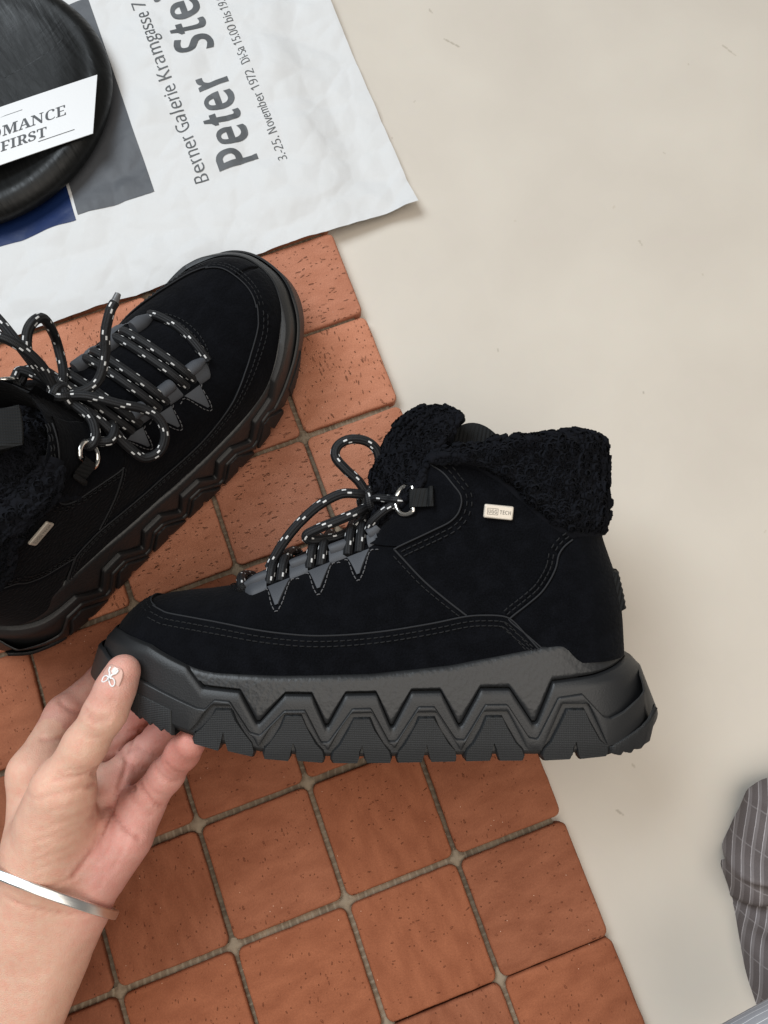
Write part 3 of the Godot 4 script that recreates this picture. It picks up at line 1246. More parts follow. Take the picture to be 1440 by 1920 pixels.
func sole(o: Node3D, mir: bool) -> void:
	var ring := outline()
	# make sure the normals look outwards
	if (ring[0][0] + ring[0][1] * 5.0 - Vector2(146, 0)).length() < (ring[0][0] - Vector2(146, 0)).length():
		for c in ring:
			c[1] = -c[1]
	var mids := MB.new()
	var rows := []
	for f in [[-9.0, -8.0], [0.3, -5.5], [0.9, -2.6], [0.4, -1.0], [-0.8, -0.2], [-2.4, 0.0], [-4.0, 0.0], [0.5, 0.05], [0.3, 0.1], [0.85, 0.0], [0.8, -2.6], [-0.5, -2.8], [-60.0, -2.8]]:
		var r := PackedVector3Array()
		for c in ring:
			var l: float = c[0].x
			var y: float = soft(SOLE_TOP, l) + f[0]
			if f[1] == 0.05:
				y = lerpf(soft(SOLE_TOP, l) - 4.0, lin(ZIG_TOP, l) + 1.0, 0.5)
			elif f[1] == 0.1:
				y = lerpf(soft(SOLE_TOP, l) - 4.0, lin(ZIG_TOP, l) + 1.0, 0.8)
			elif rows.size() > 8:
				y = lin(ZIG_TOP, l) + f[0]
			if rows.size() > 6:
				y = minf(y, soft(SOLE_TOP, l) - 4.2)
			y = maxf(y, lin(SOLE_LOW, l) + 5.0)
			r.append(wall(c, y, (f[1] if absf(f[1]) != 0.1 else 0.0) - 0.8))
		rows.append(r)
	mids.grid(rows, true)
	put("midsole", mids.commit(mir), M.midsole_rubber, o)
	# outer band with the zigzag edge
	var band := MB.new()
	rows = []
	for f in [[0.0, -1.6], [-0.15, 0.9], [-0.7, 1.5], [-2.6, 2.1], [-5.0, 2.2], [-60.0, 2.2]]:
		var r := PackedVector3Array()
		for c in ring:
			var l: float = c[0].x
			var y := maxf(lin(ZIG_TOP, l) + f[0], lin(SOLE_LOW, l) + 5.2)
			var lift := 1.0 - 0.75 * sm(262, 280, l) * sm(48.0, 56.0, y)
			r.append(wall(c, y, f[1] * lift))
		rows.append(r)
	var low := PackedVector3Array()
	var under := PackedVector3Array()
	for c in ring:
		low.append(wall(c, lin(SOLE_LOW, c[0].x) + 3.0, 1.6))
		under.append(wall(c, lin(SOLE_LOW, c[0].x) + 3.2, -16.0))
	rows.append(low)
	rows.append(under)
	band.grid(rows, true)
	put("outsole", band.commit(mir), M.outsole_rubber, o)
	var ridge := MB.new()
	rows = []
	for f in [[0.0, 2.0], [-0.3, 3.0], [-1.0, 3.4], [-40.0, 3.4]]:
		var r := PackedVector3Array()
		for c in ring:
			var l: float = c[0].x
			var y := maxf(lin(ZIG_MID, l) + f[0], hollow(l))
			r.append(wall(c, y, minf(f[1], lerpf(2.5, 3.4, sm(15.0, 45.0, l)))))
		rows.append(r)
	var back := PackedVector3Array()
	for c in ring:
		back.append(wall(c, hollow(c[0].x), 1.8))
	rows.append(back)
	ridge.grid(rows, true)
	put("zigzag_ridge", ridge.commit(mir), M.outsole_rubber, o)
	# sole plate that closes the bottom
	var plate := MB.new()
	rows = []
	for k in 5:
		var r := PackedVector3Array()
		for c in ring:
			var y := lin(SOLE_LOW, c[0].x) + 3.1
			var p := wall(c, y, -4.0)
			var q := V(p.x, y, bend(c[0].x))
			r.append(p.lerp(q, k / 4.0))
		rows.append(r)
	plate.grid(rows, true)
	put("sole_plate", plate.commit(mir), M.outsole_rubber, o)
	# tread lugs: wedges up the wall, split at the ground
	var lugs := []
	for side in [1.0, -1.0]:
		for i in LUGS.size():
			var big := 1.12 if i == 0 else 1.0
			lugs.append([ring, LUGS[i], side, big])
	for g in lugs:
		var mb := MB.new()
		lug(mb, ring, g[1], g[2], g[3])
		put("tread_lug", mb.commit(mir), M.lug_rubber, o)
	# serrated heel and toe lugs
	for end in [[9.0, 34.5, 0.0], [238.0, 262.0, 1.0]]:
		for side in [1.0, -1.0]:
			var mb := MB.new()
			end_lug(mb, ring, end[0], end[1], side, end[2] > 0.5)
			put("tread_lug", mb.commit(mir), M.lug_rubber, o)
	# blocks under the sole
	var under_lugs := MB.new()
	for i in LUGS.size():
		for w in [-14.0, 14.0]:
			var l: float = LUGS[i]
			var y := lin(SOLE_LOW, l)
			under_lugs.box(V(-l, y + 3.2, w + bend(l)), V(9, 0, 3), V(0, 2.6, 0), V(-2, 0, 9))
	put("tread_block", under_lugs.commit(mir), M.lug_rubber, o)

func hollow(l: float) -> float:
	# the lower edge of the ridge: it arches over every lug
	var y := lin(SOLE_LOW, l) + 5.6
	for i in LUGS.size():
		var d := absf(l - LUGS[i])
		var top := lin(SOLE_LOW, LUGS[i]) + (26.5 if i == 0 else (21.0 if i == 5 else 23.6))
		var h := lerpf(top, lin(SOLE_LOW, l) + 5.6, clampf((d - 6.2) / 9.6, 0.0, 1.0))
		y = maxf(y, h)
	return minf(y, lin(ZIG_MID, l) - 1.5)

func at_wall(ring: Array, l: float, side: float) -> Array:
	# the wall's outline at that length, interpolated
	var best := 0
	var bd := 1e9
	for i in ring.size():
		if (ring[i][0].y - bend(ring[i][0].x)) * side < 0.0:
			continue
		var d := absf(ring[i][0].x - l)
		if d < bd:
			bd = d
			best = i
	return ring[best]

func lug(mb: MB, ring: Array, l0: float, side: float, k: float) -> void:
	var y0 := lin(SOLE_LOW, l0)
	var top := (20.0 if l0 > 200.0 else 22.0) * (1.12 if k > 1.0 else 1.0)
	# rows from the tip down; every row is [height, half width, half width of the split]
	var rs := [[top, 4.4, 0.0], [top * 0.72, 6.9, 0.0], [9.0, 11.0, 0.05], [5.8, 14.0, 0.5], [2.6, 14.8, 1.1], [0.3, 14.2, 1.9]]
	for h in [-1.0, 1.0]:
		var rows := []
		for e in [[-2.5, 0.0], [2.9, 0.55], [3.7, 1.1]]:
			var r := PackedVector3Array()
			var inner := PackedVector3Array()
			for q in rs:
				var lo: float = q[2] + (e[1] * 0.5 if q[2] > 0.3 else 0.0)
				var hi: float = maxf(lo + 0.2, q[1] * k - e[1])
				var yy: float = y0 + q[0] - (e[1] if q == rs[0] else 0.0)
				var dl := lin(SOLE_LOW, l0 + h * hi) - y0
				r.append(wall(at_wall(ring, l0 + h * hi, side), yy + dl * (1.0 - q[0] / top), e[0]))
				inner.append(wall(at_wall(ring, l0 + h * lo, side), yy, e[0] if q[2] < 0.3 else e[0]))
			inner.reverse()
			r.append_array(inner)
			rows.append(r)
		mb.grid(rows, true)
		# the face
		var face: PackedVector3Array = rows[2]
		var fr := []
		for i in rs.size():
			fr.append(PackedVector3Array([face[i], face[i].lerp(face[11 - i], 0.5), face[11 - i]]))
		mb.grid(fr)
		# the foot that reaches in under the sole
		var a := face[5]
		var b := face[6]
		var c1 := wall(at_wall(ring, l0 + h * 11.0, side), y0 + 0.4, -18.0)
		var d1 := wall(at_wall(ring, l0 + h * 3.2, side), y0 + 0.4, -16.0)
		mb.grid([PackedVector3Array([a, b]), PackedVector3Array([c1, d1]), PackedVector3Array([c1 + V(0, 5, 0), d1 + V(0, 5, 0)])])
		mb.grid([PackedVector3Array([a, c1]), PackedVector3Array([a + V(0, 6, 0), c1 + V(0, 5, 0)])])
		mb.grid([PackedVector3Array([b, d1]), PackedVector3Array([b + V(0, 6, 0), d1 + V(0, 5, 0)])])

func end_lug(mb: MB, ring: Array, l0: float, l1: float, side: float, toe: bool) -> void:
	var rows := [PackedVector3Array(), PackedVector3Array(), PackedVector3Array(), PackedVector3Array(), PackedVector3Array()]
	var n := 25
	for i in n:
		var l := lerpf(l0, l1, i / float(n - 1))
		var c := at_wall(ring, l, side)
		var saw := 2.2 * fposmod(i / 6.0, 1.0)
		var y0 := lin(SOLE_LOW, l) - 0.4 + saw
		var y1 := lin(SOLE_LOW, l) + (12.0 if toe else lin([[8, 19], [20, 12], [35, 4.5]], l))
		var k: float = 3.9 if toe else 4.2
		if i == 0 or i == n - 1:
			k = 1.5
		rows[0].append(wall(c, y1, 2.4))
		rows[1].append(wall(c, y1 - 0.6, k))
		rows[2].append(wall(c, y0 + 0.5, k))
		rows[3].append(wall(c, y0, k - 0.8))
		rows[4].append(wall(c, y0 + 1.5, -9.0))
	mb.grid(rows)

func guards(o: Node3D, mir: bool) -> void:
	# the grey webbing tunnel along each side of the lacing, in pieces, with a pointed tab under every gap
	for side in [1.0, -1.0]:
		for s in [[212.5, 198.4], [187.0, 178.2], [167.6, 159.0], [148.4, 143.4]]:
			var mb := MB.new()
			var rows := []
			var n := 9
			for i in n:
				var l := lerpf(s[0], s[1], i / float(n - 1))
				var y := upper_y(l, 20.5)
				var c := V(-l, y + 1.4, side * 21.0 + bend(l))
				var fat := 1.0 if i > 0 and i < n - 1 else 0.93
				if s[0] > 210.0:
					fat *= lerpf(0.45, 1.0, sm(212.5, 204.0, l))
				var r := PackedVector3Array()
				var dy := (upper_y(l - 2, 20.5) - upper_y(l + 2, 20.5)) / 4.0
				var t := V(1, dy, 0).normalized()
				var up := V(-t.y, t.x, 0)
				for j in 14:
					var a := TAU * j / 14.0
					r.append(c + (up * sin(a) * 3.5 + V(0, 0, side) * cos(a) * 4.4).rotated(t, -side * 0.55) * fat)
				rows.append(r)
			mb.grid(rows, true)
			var skirt := []
			for i in n:
				var l := lerpf(s[0], s[1], i / float(n - 1))
				var y := upper_y(l, 20.5)
				var tp := sm(213.5, 205.0, l) if s[0] > 210.0 else 1.0
				skirt.append(PackedVector3Array([surf(l, y - 0.6, side, 3.0 * tp), surf(l, y - 2.0 * tp, side, 2.2 * tp), surf(l, y - 3.6 * tp, side, 1.5 * tp), surf(l, y - 4.4 * tp, side, -0.2)]))
			mb.grid(skirt)
			for e in [0, n - 1]:
				mb.fan(rows[e], (rows[e][0] + rows[e][7]) * 0.5)
			put("lace_tunnel", mb.commit(mir), M.grey_guard, o)
		for l0 in [192.4, 172.4, 153.4]:
			var y0 := upper_y(l0, 22.0) - 3.6
			var mb := MB.new()
			var a := []
			var b := []
			for i in 13:
				var t := i / 12.0
				var w := lerpf(5.6, 0.7, pow(t, 0.8))
				var sl := 0.40
				a.append([l0 - w, y0 - 9.5 * t + w * sl])
				b.append([l0 + w, y0 - 9.5 * t - w * sl])
			strip(a, b, side, 1.2, 4, mb)
			put("lace_tab", mb.commit(mir), M.grey_guard, o)
			var st := MB.new()
			var path := [[l0 + 8.4, y0 - 3.6], [l0 + 5.2, y0 - 3.4], [l0 + 2.4, y0 - 9.6], [l0, y0 - 12.2], [l0 - 2.6, y0 - 8.4], [l0 - 5.6, y0 + 1.0], [l0 - 9.5, y0 + 2.4]]
			stitch(path, side, 0.0, st, 0.5, 2.3, 0.3)
			var sn := put("stitching", st.commit(mir), M.thread_bright, o)
			sn.set_meta("kind", "stuff")
	# stitched mouth of the lacing near the toe
	var st2 := MB.new()
	for d in [0.0, 2.6]:
		var arc := PackedVector3Array()
		for k in 25:
			var a := lerpf(-1.45, 1.45, k / 24.0)
			var w := 25.0 * sin(a)
			var l: float = 206.0 + (13.0 + d) * cos(a)
			arc.append(V(-l, upper_y(l, absf(w)) + 0.5, w + bend(l)))
		for k in range(0, 24):
			st2.tube(PackedVector3Array([arc[k].lerp(arc[k + 1], 0.12), arc[k].lerp(arc[k + 1], 0.78)]), 0.36, 5)
	var s2 := put("stitching", st2.commit(mir), M.thread, o)
	s2.set_meta("kind", "stuff")
	# plain tongue under the laces
	var tg := MB.new()
	var rows2 := []
	for i in 30:
		var l := lerpf(214.0, 145.0, i / 29.0)
		var r := PackedVector3Array()
		for j in 13:
			var w := lerpf(-17.0, 17.0, j / 12.0)
			var f := 1.0 - pow(absf(w) / 17.0, 3.0)
			r.append(V(-l, upper_y(l, absf(w) + 0.5) + 2.4 * f - 0.3, w + bend(l)))
		rows2.append(r)
	tg.grid(rows2)
	put("tongue", tg.commit(mir), M.suede, o)

# ---------------------------------------------------------------- fleece
func curl_field(p: Vector3) -> float:
	# lumpy shearling: height of the pile at a point
	var q := p + V(wave.get_noise_3d(p.x * 14.0, p.y * 14.0, p.z * 14.0), wave.get_noise_3d(p.x * 14.0 + 400.0, p.y * 14.0, p.z * 14.0), wave.get_noise_3d(p.x * 14.0, p.y * 14.0 + 400.0, p.z * 14.0)) * 2.5
	var a := clampf(1.0 + lump.get_noise_3d(q.x, q.y, q.z), 0.0, 1.0)
	var b := clampf(1.0 + lump.get_noise_3d(q.x * 2.1 + 90.0, q.y * 2.1, q.z * 2.1), 0.0, 1.0)
	var w := wave.get_noise_3d(p.x * 7.0, p.y * 7.0, p.z * 7.0)
	return (1.0 - a * a) * 2.4 + (1.0 - b * b) * 0.8 + w * 1.8 - 1.2

func furry(rows: Array, closed: bool, mask: Callable, mb: MB, curls: int, seed_: int) -> void:
	var n: int = rows.size()
	var w: int = rows[0].size()
	var nr := []
	for i in n:
		var r := PackedVector3Array()
		for j in w:
			var a: Vector3 = rows[mini(i + 1, n - 1)][j] - rows[maxi(i - 1, 0)][j]
			var j1 := (j + 1) % w if closed else mini(j + 1, w - 1)
			var j0 := (j - 1 + w) % w if closed else maxi(j - 1, 0)
			var b: Vector3 = rows[i][j1] - rows[i][j0]
			r.append(b.cross(a).normalized())
		nr.append(r)
	var out := []
	for i in n:
		var r := PackedVector3Array()
		for j in w:
			var p: Vector3 = rows[i][j]
			r.append(p + nr[i][j] * curl_field(p) * float(mask.call(i, j)))
		out.append(r)
	mb.grid(out, closed)
	var rr := RandomNumberGenerator.new()
	rr.seed = seed_
	for k in int(curls / 5.0):      # little locks of wool
		var i := rr.randi_range(4, n - 5)
		var j := rr.randi_range(0, w - 1)
		var m := float(mask.call(i, j))
		if m < 0.45:
			continue
		var nn: Vector3 = nr[i][j]
		var t := nn.cross(Vector3(rr.randf_range(-1, 1), rr.randf_range(-1, 1), rr.randf_range(-1, 1))).normalized()
		var u := nn.cross(t)
		var c: Vector3 = out[i][j] + nn * rr.randf_range(0.0, 0.7)
		var rad := rr.randf_range(1.2, 2.3)
		var lng := rr.randf_range(1.0, 1.7)
		var rows2 := []
		for a in 6:
			var th := PI * maxf(0.02, a / 6.5)
			var r := PackedVector3Array()
			for b in 9:
				var ph := TAU * b / 9.0
				var kx := rad * (1.0 + rr.randf_range(-0.16, 0.16))
				var swirl := 0.5 * sin(th * 3.0 + k)
				r.append(c + (t * cos(ph + swirl) * lng + u * sin(ph + swirl)) * sin(th) * kx + nn * cos(th) * kx * 0.85)
			rows2.append(r)
		mb.grid(rows2, true)
	for k in curls:
		var i := rr.randi_range(7, n - 8)
		var j := rr.randi_range(0, w - 1)
		var m := float(mask.call(i, j))
		if m < 0.3:
			continue
		var p: Vector3 = out[i][j]
		var nn: Vector3 = nr[i][j]
		var t := nn.cross(Vector3(rr.randf_range(-1, 1), rr.randf_range(-1, 1), rr.randf_range(-1, 1))).normalized()
		var u := nn.cross(t)
		var turn := rr.randf() * TAU
		var base := mb.v.size()
		var rad := rr.randf_range(0.5, 1.0)
		var wid := rr.randf_range(0.05, 0.12)
		for s in 5:
			var a := turn + s * 1.0
			var q := p + (t * cos(a) + u * sin(a)) * rad + nn * (0.05 + 0.28 * s * rr.randf_range(0.5, 1.1)) * m
			mb.v.append(q)
			mb.uv.append(Vector2.ZERO)
			mb.v.append(q + (nn * 0.6 + t * sin(a) + u * cos(a)).normalized() * wid)
			mb.uv.append(Vector2.ZERO)
		for s in 4:
			var c := base + s * 2
			mb.idx.append_array([c, c + 1, c + 2, c + 2, c + 1, c + 3])

func fleece_parts(o: Node3D, mir: bool) -> void:
	var low := [[31, 103.6], [51.7, 104.5], [60.8, 109.7], [72.4, 120], [85.3, 131.5], [97, 138.5], [112, 142], [124, 143]]
	if mir:   # the cuff of the standing boot flops further down over its side
		low = [[31, 103.6], [52, 104.5], [62, 109], [76, 129.0], [88, 135.0], [102, 133.0], [108, 135], [112, 138], [124, 143]]
	var up := [[24, 152.5], [32, 156.5], [45, 158], [68, 156], [81, 155.5], [94, 152], [106, 150.5], [113, 149], [124, 146.5]]
	var rows := []
	var cols := 360
	var vr := 100
	for i in vr:
		rows.append(PackedVector3Array())
	for c in cols:
		var t := lerpf(-1.0, 1.0, c / float(cols - 1))
		var side := 1.0 if t >= 0.0 else -1.0
		var l := 31.0 + (119.0 - 31.0) * pow(absf(t), 1.55)
		var ylo := soft(low, l)
		var yup := soft(up, l) - 3.0
		var thick := lerpf(7.0, 4.0, sm(0.9, 1.0, absf(t)))
		for i in vr:
			var v := i / float(vr - 1)
			var y: float
			var off: float
			if v < 0.62:
				var q := v / 0.62
				y = lerpf(ylo, yup - 3.0, q)
				off = thick * pow(sin(minf(1.0, q * 2.6) * PI * 0.5), 0.8)
				off += 1.6 * sin(clampf((y - ylo) / 14.0, 0.0, 1.0) * PI) * (1.0 - absf(t))
			elif v < 0.78:
				var a := (v - 0.62) / 0.16 * PI
				y = yup - 3.0 + sin(a) * 6.0
				off = lerpf(thick, -8.0, 0.5 - 0.5 * cos(a))
			else:
				var q := (v - 0.78) / 0.22
				y = yup - 3.0 - q * 44.0
				off = -8.0 - 1.5 * q
			var yy := minf(y, 150.0)
			var ll := soft(BACK, yy) + (l - 31.0) * 1.0
			var p := surf(ll, yy, side, off)
			p.y = y if y > 149.0 else p.y
			rows[i].append(p)
	var mb := MB.new()
	furry(rows, false, func(i, j): return clampf(minf(i / 4.0, minf(j, 359 - j) / 8.0), 0.0, 1.0), mb, 26000, 3)
	put("fleece_collar", mb.commit(mir), M.fleece, o)
	# padded tongue: a curved cushion in front of the shin, its top rolled back
	var spine := spline(PackedVector3Array([V(-151, 101, 0), V(-147.5, 112, 0), V(-143.5, 124, 0), V(-139, 137, 0), V(-134.5, 148, 0), V(-130, 155, 0), V(-125.5, 161.5, 0), V(-119, 166, 0), V(-113, 167, 0), V(-108, 164.5, 0)]), 0.8)
	rows = []
	var n := spine.size()
	for i in n:
		var t := float(i) / (n - 1)
		var tang := (spine[mini(i + 1, n - 1)] - spine[maxi(i - 1, 0)]).normalized()
		var nn := V(-tang.y, tang.x, 0)
		var wd := lerpf(19.0, 32.0, sm(0.0, 0.45, t)) * sqrt(clampf(1.0 - pow(maxf(0.0, t - 0.5) / 0.5, 2.0) * 0.6, 0.05, 1.0))
		var th := lerpf(5.0, 9.5, sm(0.15, 0.5, t)) * sqrt(clampf(minf(t * 14.0, 1.0 - pow(maxf(0.0, t - 0.75) / 0.252, 2.0)), 0.02, 1.0))
		var r := PackedVector3Array()
		for j in 180:
			var a := TAU * j / 180.0
			var w := cos(a) * wd
			var back := 17.0 * pow(absf(w) / 32.0, 1.8)
			r.append(spine[i] + nn * (sin(a) * th * (1.0 if sin(a) > 0.0 else lerpf(1.0, 2.3, sm(0.55, 0.92, t)))) + V(back, -0.25 * back * sm(0.3, 0.9, t), w))
		rows.append(r)
	mb = MB.new()
	furry(rows, true, func(i, _j): return clampf(minf(i / 5.0, (n - 1 - i) / 5.0), 0.0, 1.0) * lerpf(0.55, 1.0, sm(0.2, 0.45, i / float(n))), mb, 20000, 4)
	var tongue := put("fleece_tongue", mb.commit(mir), M.fleece, o)
	if mir:   # pushed back into the opening, and lower
		tongue.position = V(13.0, -19.0, -4.0) * 0.001
	# pull loop of ribbed webbing behind the tongue
	mb = MB.new()
	rows = []
	for i in 26:
		var t := i / 25.0
		var x := lerpf(-109.0 if mir else -115.0, -81.0, t)
		var top := 163.5 - 9.0 * pow((x + 95.5) / 15.0, 2.0)
		if mir:
			top = 160.5 - 0.8 * pow((x + 94.0) / 14.0, 2.0)
		var th := 2.4 + 0.18 * (i % 2) - (1.4 if i == 0 or i == 25 else 0.0)
		var r := PackedVector3Array()
		for k in 30:
			var a := TAU * k / 30.0
			var down := (17.0 if mir else 12.0) * (1.0 - sin(a)) if sin(a) < 0.92 else 0.6 * (1.0 - sin(a))
			r.append(V(x, top - down, 9.0 + cos(a) * th * (1.0 + 0.05 * down) - 0.35 * (top - down - 150.0) * 0.3))
		rows.append(r)
	mb.grid(rows, true)
	var pull := put("pull_loop", mb.commit(mir), M.webbing, o)
	if mir:
		var turn := Basis(Vector3.UP, deg_to_rad(-226.2))
		var b := turn * Basis(V(0.12, 0.10, 0.72), V(0.97, -0.12, -0.22), V(-0.1, 0.9, -0.1))
		var tip := turn * (Vector3(-0.1560, 0.1690, -0.1298) - Vector3(-0.2521, 0.0092, -0.0528))
		pull.transform = Transform3D(b, tip - b * (V(-95.0, 160.0, -9.0) * 0.001))

func hardware(o: Node3D, mir: bool) -> void:
	for side in [1.0, -1.0]:
		var c := surf(127.5, 122.2, side, 3.4)
		var z := surf(126.0, 122.4, side, 4.0) - surf(126.0, 122.4, side, 0.0)
		z = z.normalized()
		var x := V(1, 0, 0)
		x = (x - z * x.dot(z)).normalized()   # towards the heel
		var y := z.cross(x)
		var mb := MB.new()
		var pts := PackedVector3Array()
		for k in 41:
			var a := TAU * k / 40.0
			var q := Vector2(cos(a) * 6.4, sin(a) * 7.3)
			q.x = minf(q.x, 3.8)
			pts.append(c + x * q.x + y * q.y + z * 0.6)
		mb.tube(pts, 1.3, 10)
		var ring := put("lace_ring", mb.commit(mir), M.steel, o)
		ring.set_meta("label", "polished steel lace ring")
		mb = MB.new()
		# the webbing tab folds round the ring's straight side
		var tab := spline(PackedVector3Array([c + x * 11.5 - z * 1.4, c + x * 8.0 + z * 0.6, c + x * 4.6 + z * 2.4, c + x * 2.3 + z * 1.8, c + x * 2.2 - z * 0.3, c + x * 4.5 - z * 0.8]), 0.7)
		var rows := []
		for i in tab.size():
			var r := PackedVector3Array()
			for j in 9:
				var w := lerpf(-4.6, 4.6, j / 8.0)
				r.append(tab[i] + y * w + z * 0.2 * (i % 2))
			rows.append(r)
		mb.grid(rows)
		mb.box(c + x * 13.0 - z * 0.9, x * 1.2, y * 5.0, z * 0.9)
		put("ring_tab", mb.commit(mir), M.webbing, o)
	# metal tag on the outer side only
	var t0 := surf(86.2, 117.4, 1.0, 1.0)
	var tx := (surf(80.0, 116.8, 1.0, 1.0) - surf(92.4, 118.0, 1.0, 1.0)).normalized()
	var tz := tx.cross(surf(86.2, 121.0, 1.0, 1.0) - surf(86.2, 114.0, 1.0, 1.0)).normalized()
	var ty := tz.cross(tx)
	var m2 := MB.new()
	var prof := []
	for e in [[0.0, 0.0], [0.0, 0.9], [0.35, 1.25], [0.9, 1.3]]:
		var r := PackedVector3Array()
		for k in 32:
			var a := TAU * (k + 0.5) / 32.0
			var hx: float = 7.05 - e[0]
			var hy: float = 3.35 - e[0]
			var cr := 0.9
			var q := Vector2(signf(cos(a)) * (hx - cr), signf(sin(a)) * (hy - cr)) + Vector2(cos(a), sin(a)) * cr
			r.append(t0 + tx * q.x + ty * q.y + tz * e[1])
		prof.append(r)
	m2.grid(prof, true)
	m2.fan(prof[3], t0 + tz * 1.3)
	var plate := put("metal_tag", m2.commit(mir), M.tag_plate, o)
	# stamped letters: a frame with three letters in it, then four more
	var sgn := -1.0 if mir else 1.0
	for w in [["UGG", -4.9, 4.1], ["TECH", 0.5, 5.4]]:
		var ar := text_arrays(w[0], true)
		var vs: PackedVector3Array = ar[Mesh.ARRAY_VERTEX]
		var lo := Vector3.INF
		var hi := -Vector3.INF
		for q in vs:
			lo = lo.min(q)
			hi = hi.max(q)
		var lm := MB.new()
		for q in vs:
			var xx: float = w[1] + (q.x - lo.x) / (hi.x - lo.x) * w[2]
			var yy := (q.y - lo.y) / (hi.y - lo.y) * 1.9 - 0.95
			lm.v.append(t0 + tx * xx * sgn + ty * yy + tz * 1.36)
			lm.uv.append(Vector2.ZERO)
		lm.idx.append_array(ar[Mesh.ARRAY_INDEX])
		put("stamped_lettering", lm.commit(mir), M.tag_letters, plate)
	var fr := MB.new()
	for q in [[-2.85, 1.45, 2.5, 0.13], [-2.85, -1.45, 2.5, 0.13], [-5.35, 0.0, 0.13, 1.45], [-0.35, 0.0, 0.13, 1.45]]:
		fr.box(t0 + tx * q[0] * sgn + ty * q[1] + tz * 1.32, tx * q[2], ty * q[3], tz * 0.06)
	put("stamped_frame", fr.commit(mir), M.tag_letters, plate)

# ---------------------------------------------------------------- laces
func lace(o: Node3D, called: String, pts: PackedVector3Array, r := 2.5) -> void:
	var mir: bool = o.get_meta("mirrored")
	var mb := MB.new()
	mb.tube(spline(pts, 1.2), r, 16, 13.0)
	put(called, mb.commit(mir), M.lace, o)

func crossings(o: Node3D) -> void:
	# two cords over every gap between the tunnels, from one side to the other, and the bar nearest the toe
	var first := PackedVector3Array()
	for k in 9:
		var w := lerpf(-23.0, 23.0, k / 8.0)
		var l := 212.0 + 3.5 * cos(w / 23.0 * PI * 0.5)
		first.append(V(-l, upper_y(l, minf(absf(w), 21.5)) + (3.4 if absf(w) < 22.0 else 1.2), w + bend(l)))
	lace(o, "lace_bar", first)
	for q in [[192.4, 0], [172.4, 1], [153.4, 2]]:
		var l0: float = q[0]
		for s in [-1.0, 1.0]:
			var pts := PackedVector3Array()
			for k in 11:
				var w := lerpf(-27.0, 27.0, k / 10.0)
				var a := absf(w)
				var l: float = l0 + s * 2.9 + w * 0.10
				var y := upper_y(l, minf(a, 22.5))
				var up := 5.2 if a < 18.0 else lerpf(5.2, 1.6, (a - 18.0) / 9.0)
				if a > 23.0:
					y -= (a - 23.0) * 1.1
				pts.append(V(-l, y + up + (0.7 if s > 0.0 else 0.0), w * (1.0 if a < 22 else 0.93) + bend(l)))
			lace(o, "lace_bar", pts)

func knot(o: Node3D, c: Vector3) -> void:
	var mir: bool = o.get_meta("mirrored")
	var mb := MB.new()
	for s in 3:
		var pts := PackedVector3Array()
		for k in 15:
			var a := TAU * k / 14.0
			var q := V(cos(a) * 4.4, sin(a) * 6.6, 1.8 * sin(2.0 * a))
			pts.append(c + q.rotated(V(0, 1, 0), s * 1.05 + 0.3).rotated(V(1, 0, 0), s * 0.7))
		mb.tube(pts, 2.6, 12, 15.0)
	put("lace_knot", mb.commit(mir), M.lace, o)

func held_laces(o: Node3D) -> void:
	crossings(o)
	var k := V(-148.5, 122.5, 6.0)
	knot(o, k)
	# doubled cord from the knot to the ring, both sides
	for side in [1.0, -1.0]:
		var rc := surf(131.5, 122.4, side, 3.6)
		lace(o, "lace_end", PackedVector3Array([k, V(-144.5, 124.5, side * 14.0 + 3.0), V(-138.5, 123.8, side * 24.0 - 2.0), rc + V(-1, 0, side * 2.0), rc + V(2.0, -0.5, side * 0.5), rc + V(1.0, -2.0, side * -2.2)]), 2.1)
		lace(o, "lace_end", PackedVector3Array([V(-149, 108.5, side * 20.0), V(-146.5, 113.0, side * 24.0), V(-141.0, 118.0, side * 26.0), rc + V(-2, -2.6, side * 0.4), rc + V(2, -2.0, side * -1.0)]), 2.1)
	# loop standing up, long loose end, flat loop
	lace(o, "lace_loop", PackedVector3Array([k + V(1, 0, 2), V(-153.5, 132.5, 11), V(-160.8, 139.5, 13), V(-165.6, 145.5, 13), V(-164.5, 151.2, 12), V(-158.5, 154.6, 11), V(-150.5, 154.0, 9), V(-144.8, 149.5, 7), V(-143.0, 141.5, 6), V(-144.0, 132.0, 6), k + V(1.5, 2, 1)]))
	lace(o, "lace_end", PackedVector3Array([k + V(-1, 3, 0), V(-154, 126.6, 14), V(-163, 126.4, 17), V(-174, 120.5, 18), V(-185, 110.4, 17), V(-193.5, 99.5, 15), V(-199.5, 89.0, 13)]))
	lace(o, "lace_loop", PackedVector3Array([k + V(-1, -2, 1), V(-154, 117.6, 17), V(-163, 113.6, 20), V(-173, 109.5, 21), V(-179.6, 106.0, 20), V(-178.5, 103.4, 17), V(-171, 103.6, 14), V(-162, 105.8, 13), V(-153, 112, 11), k + V(0, -3, -1)]))

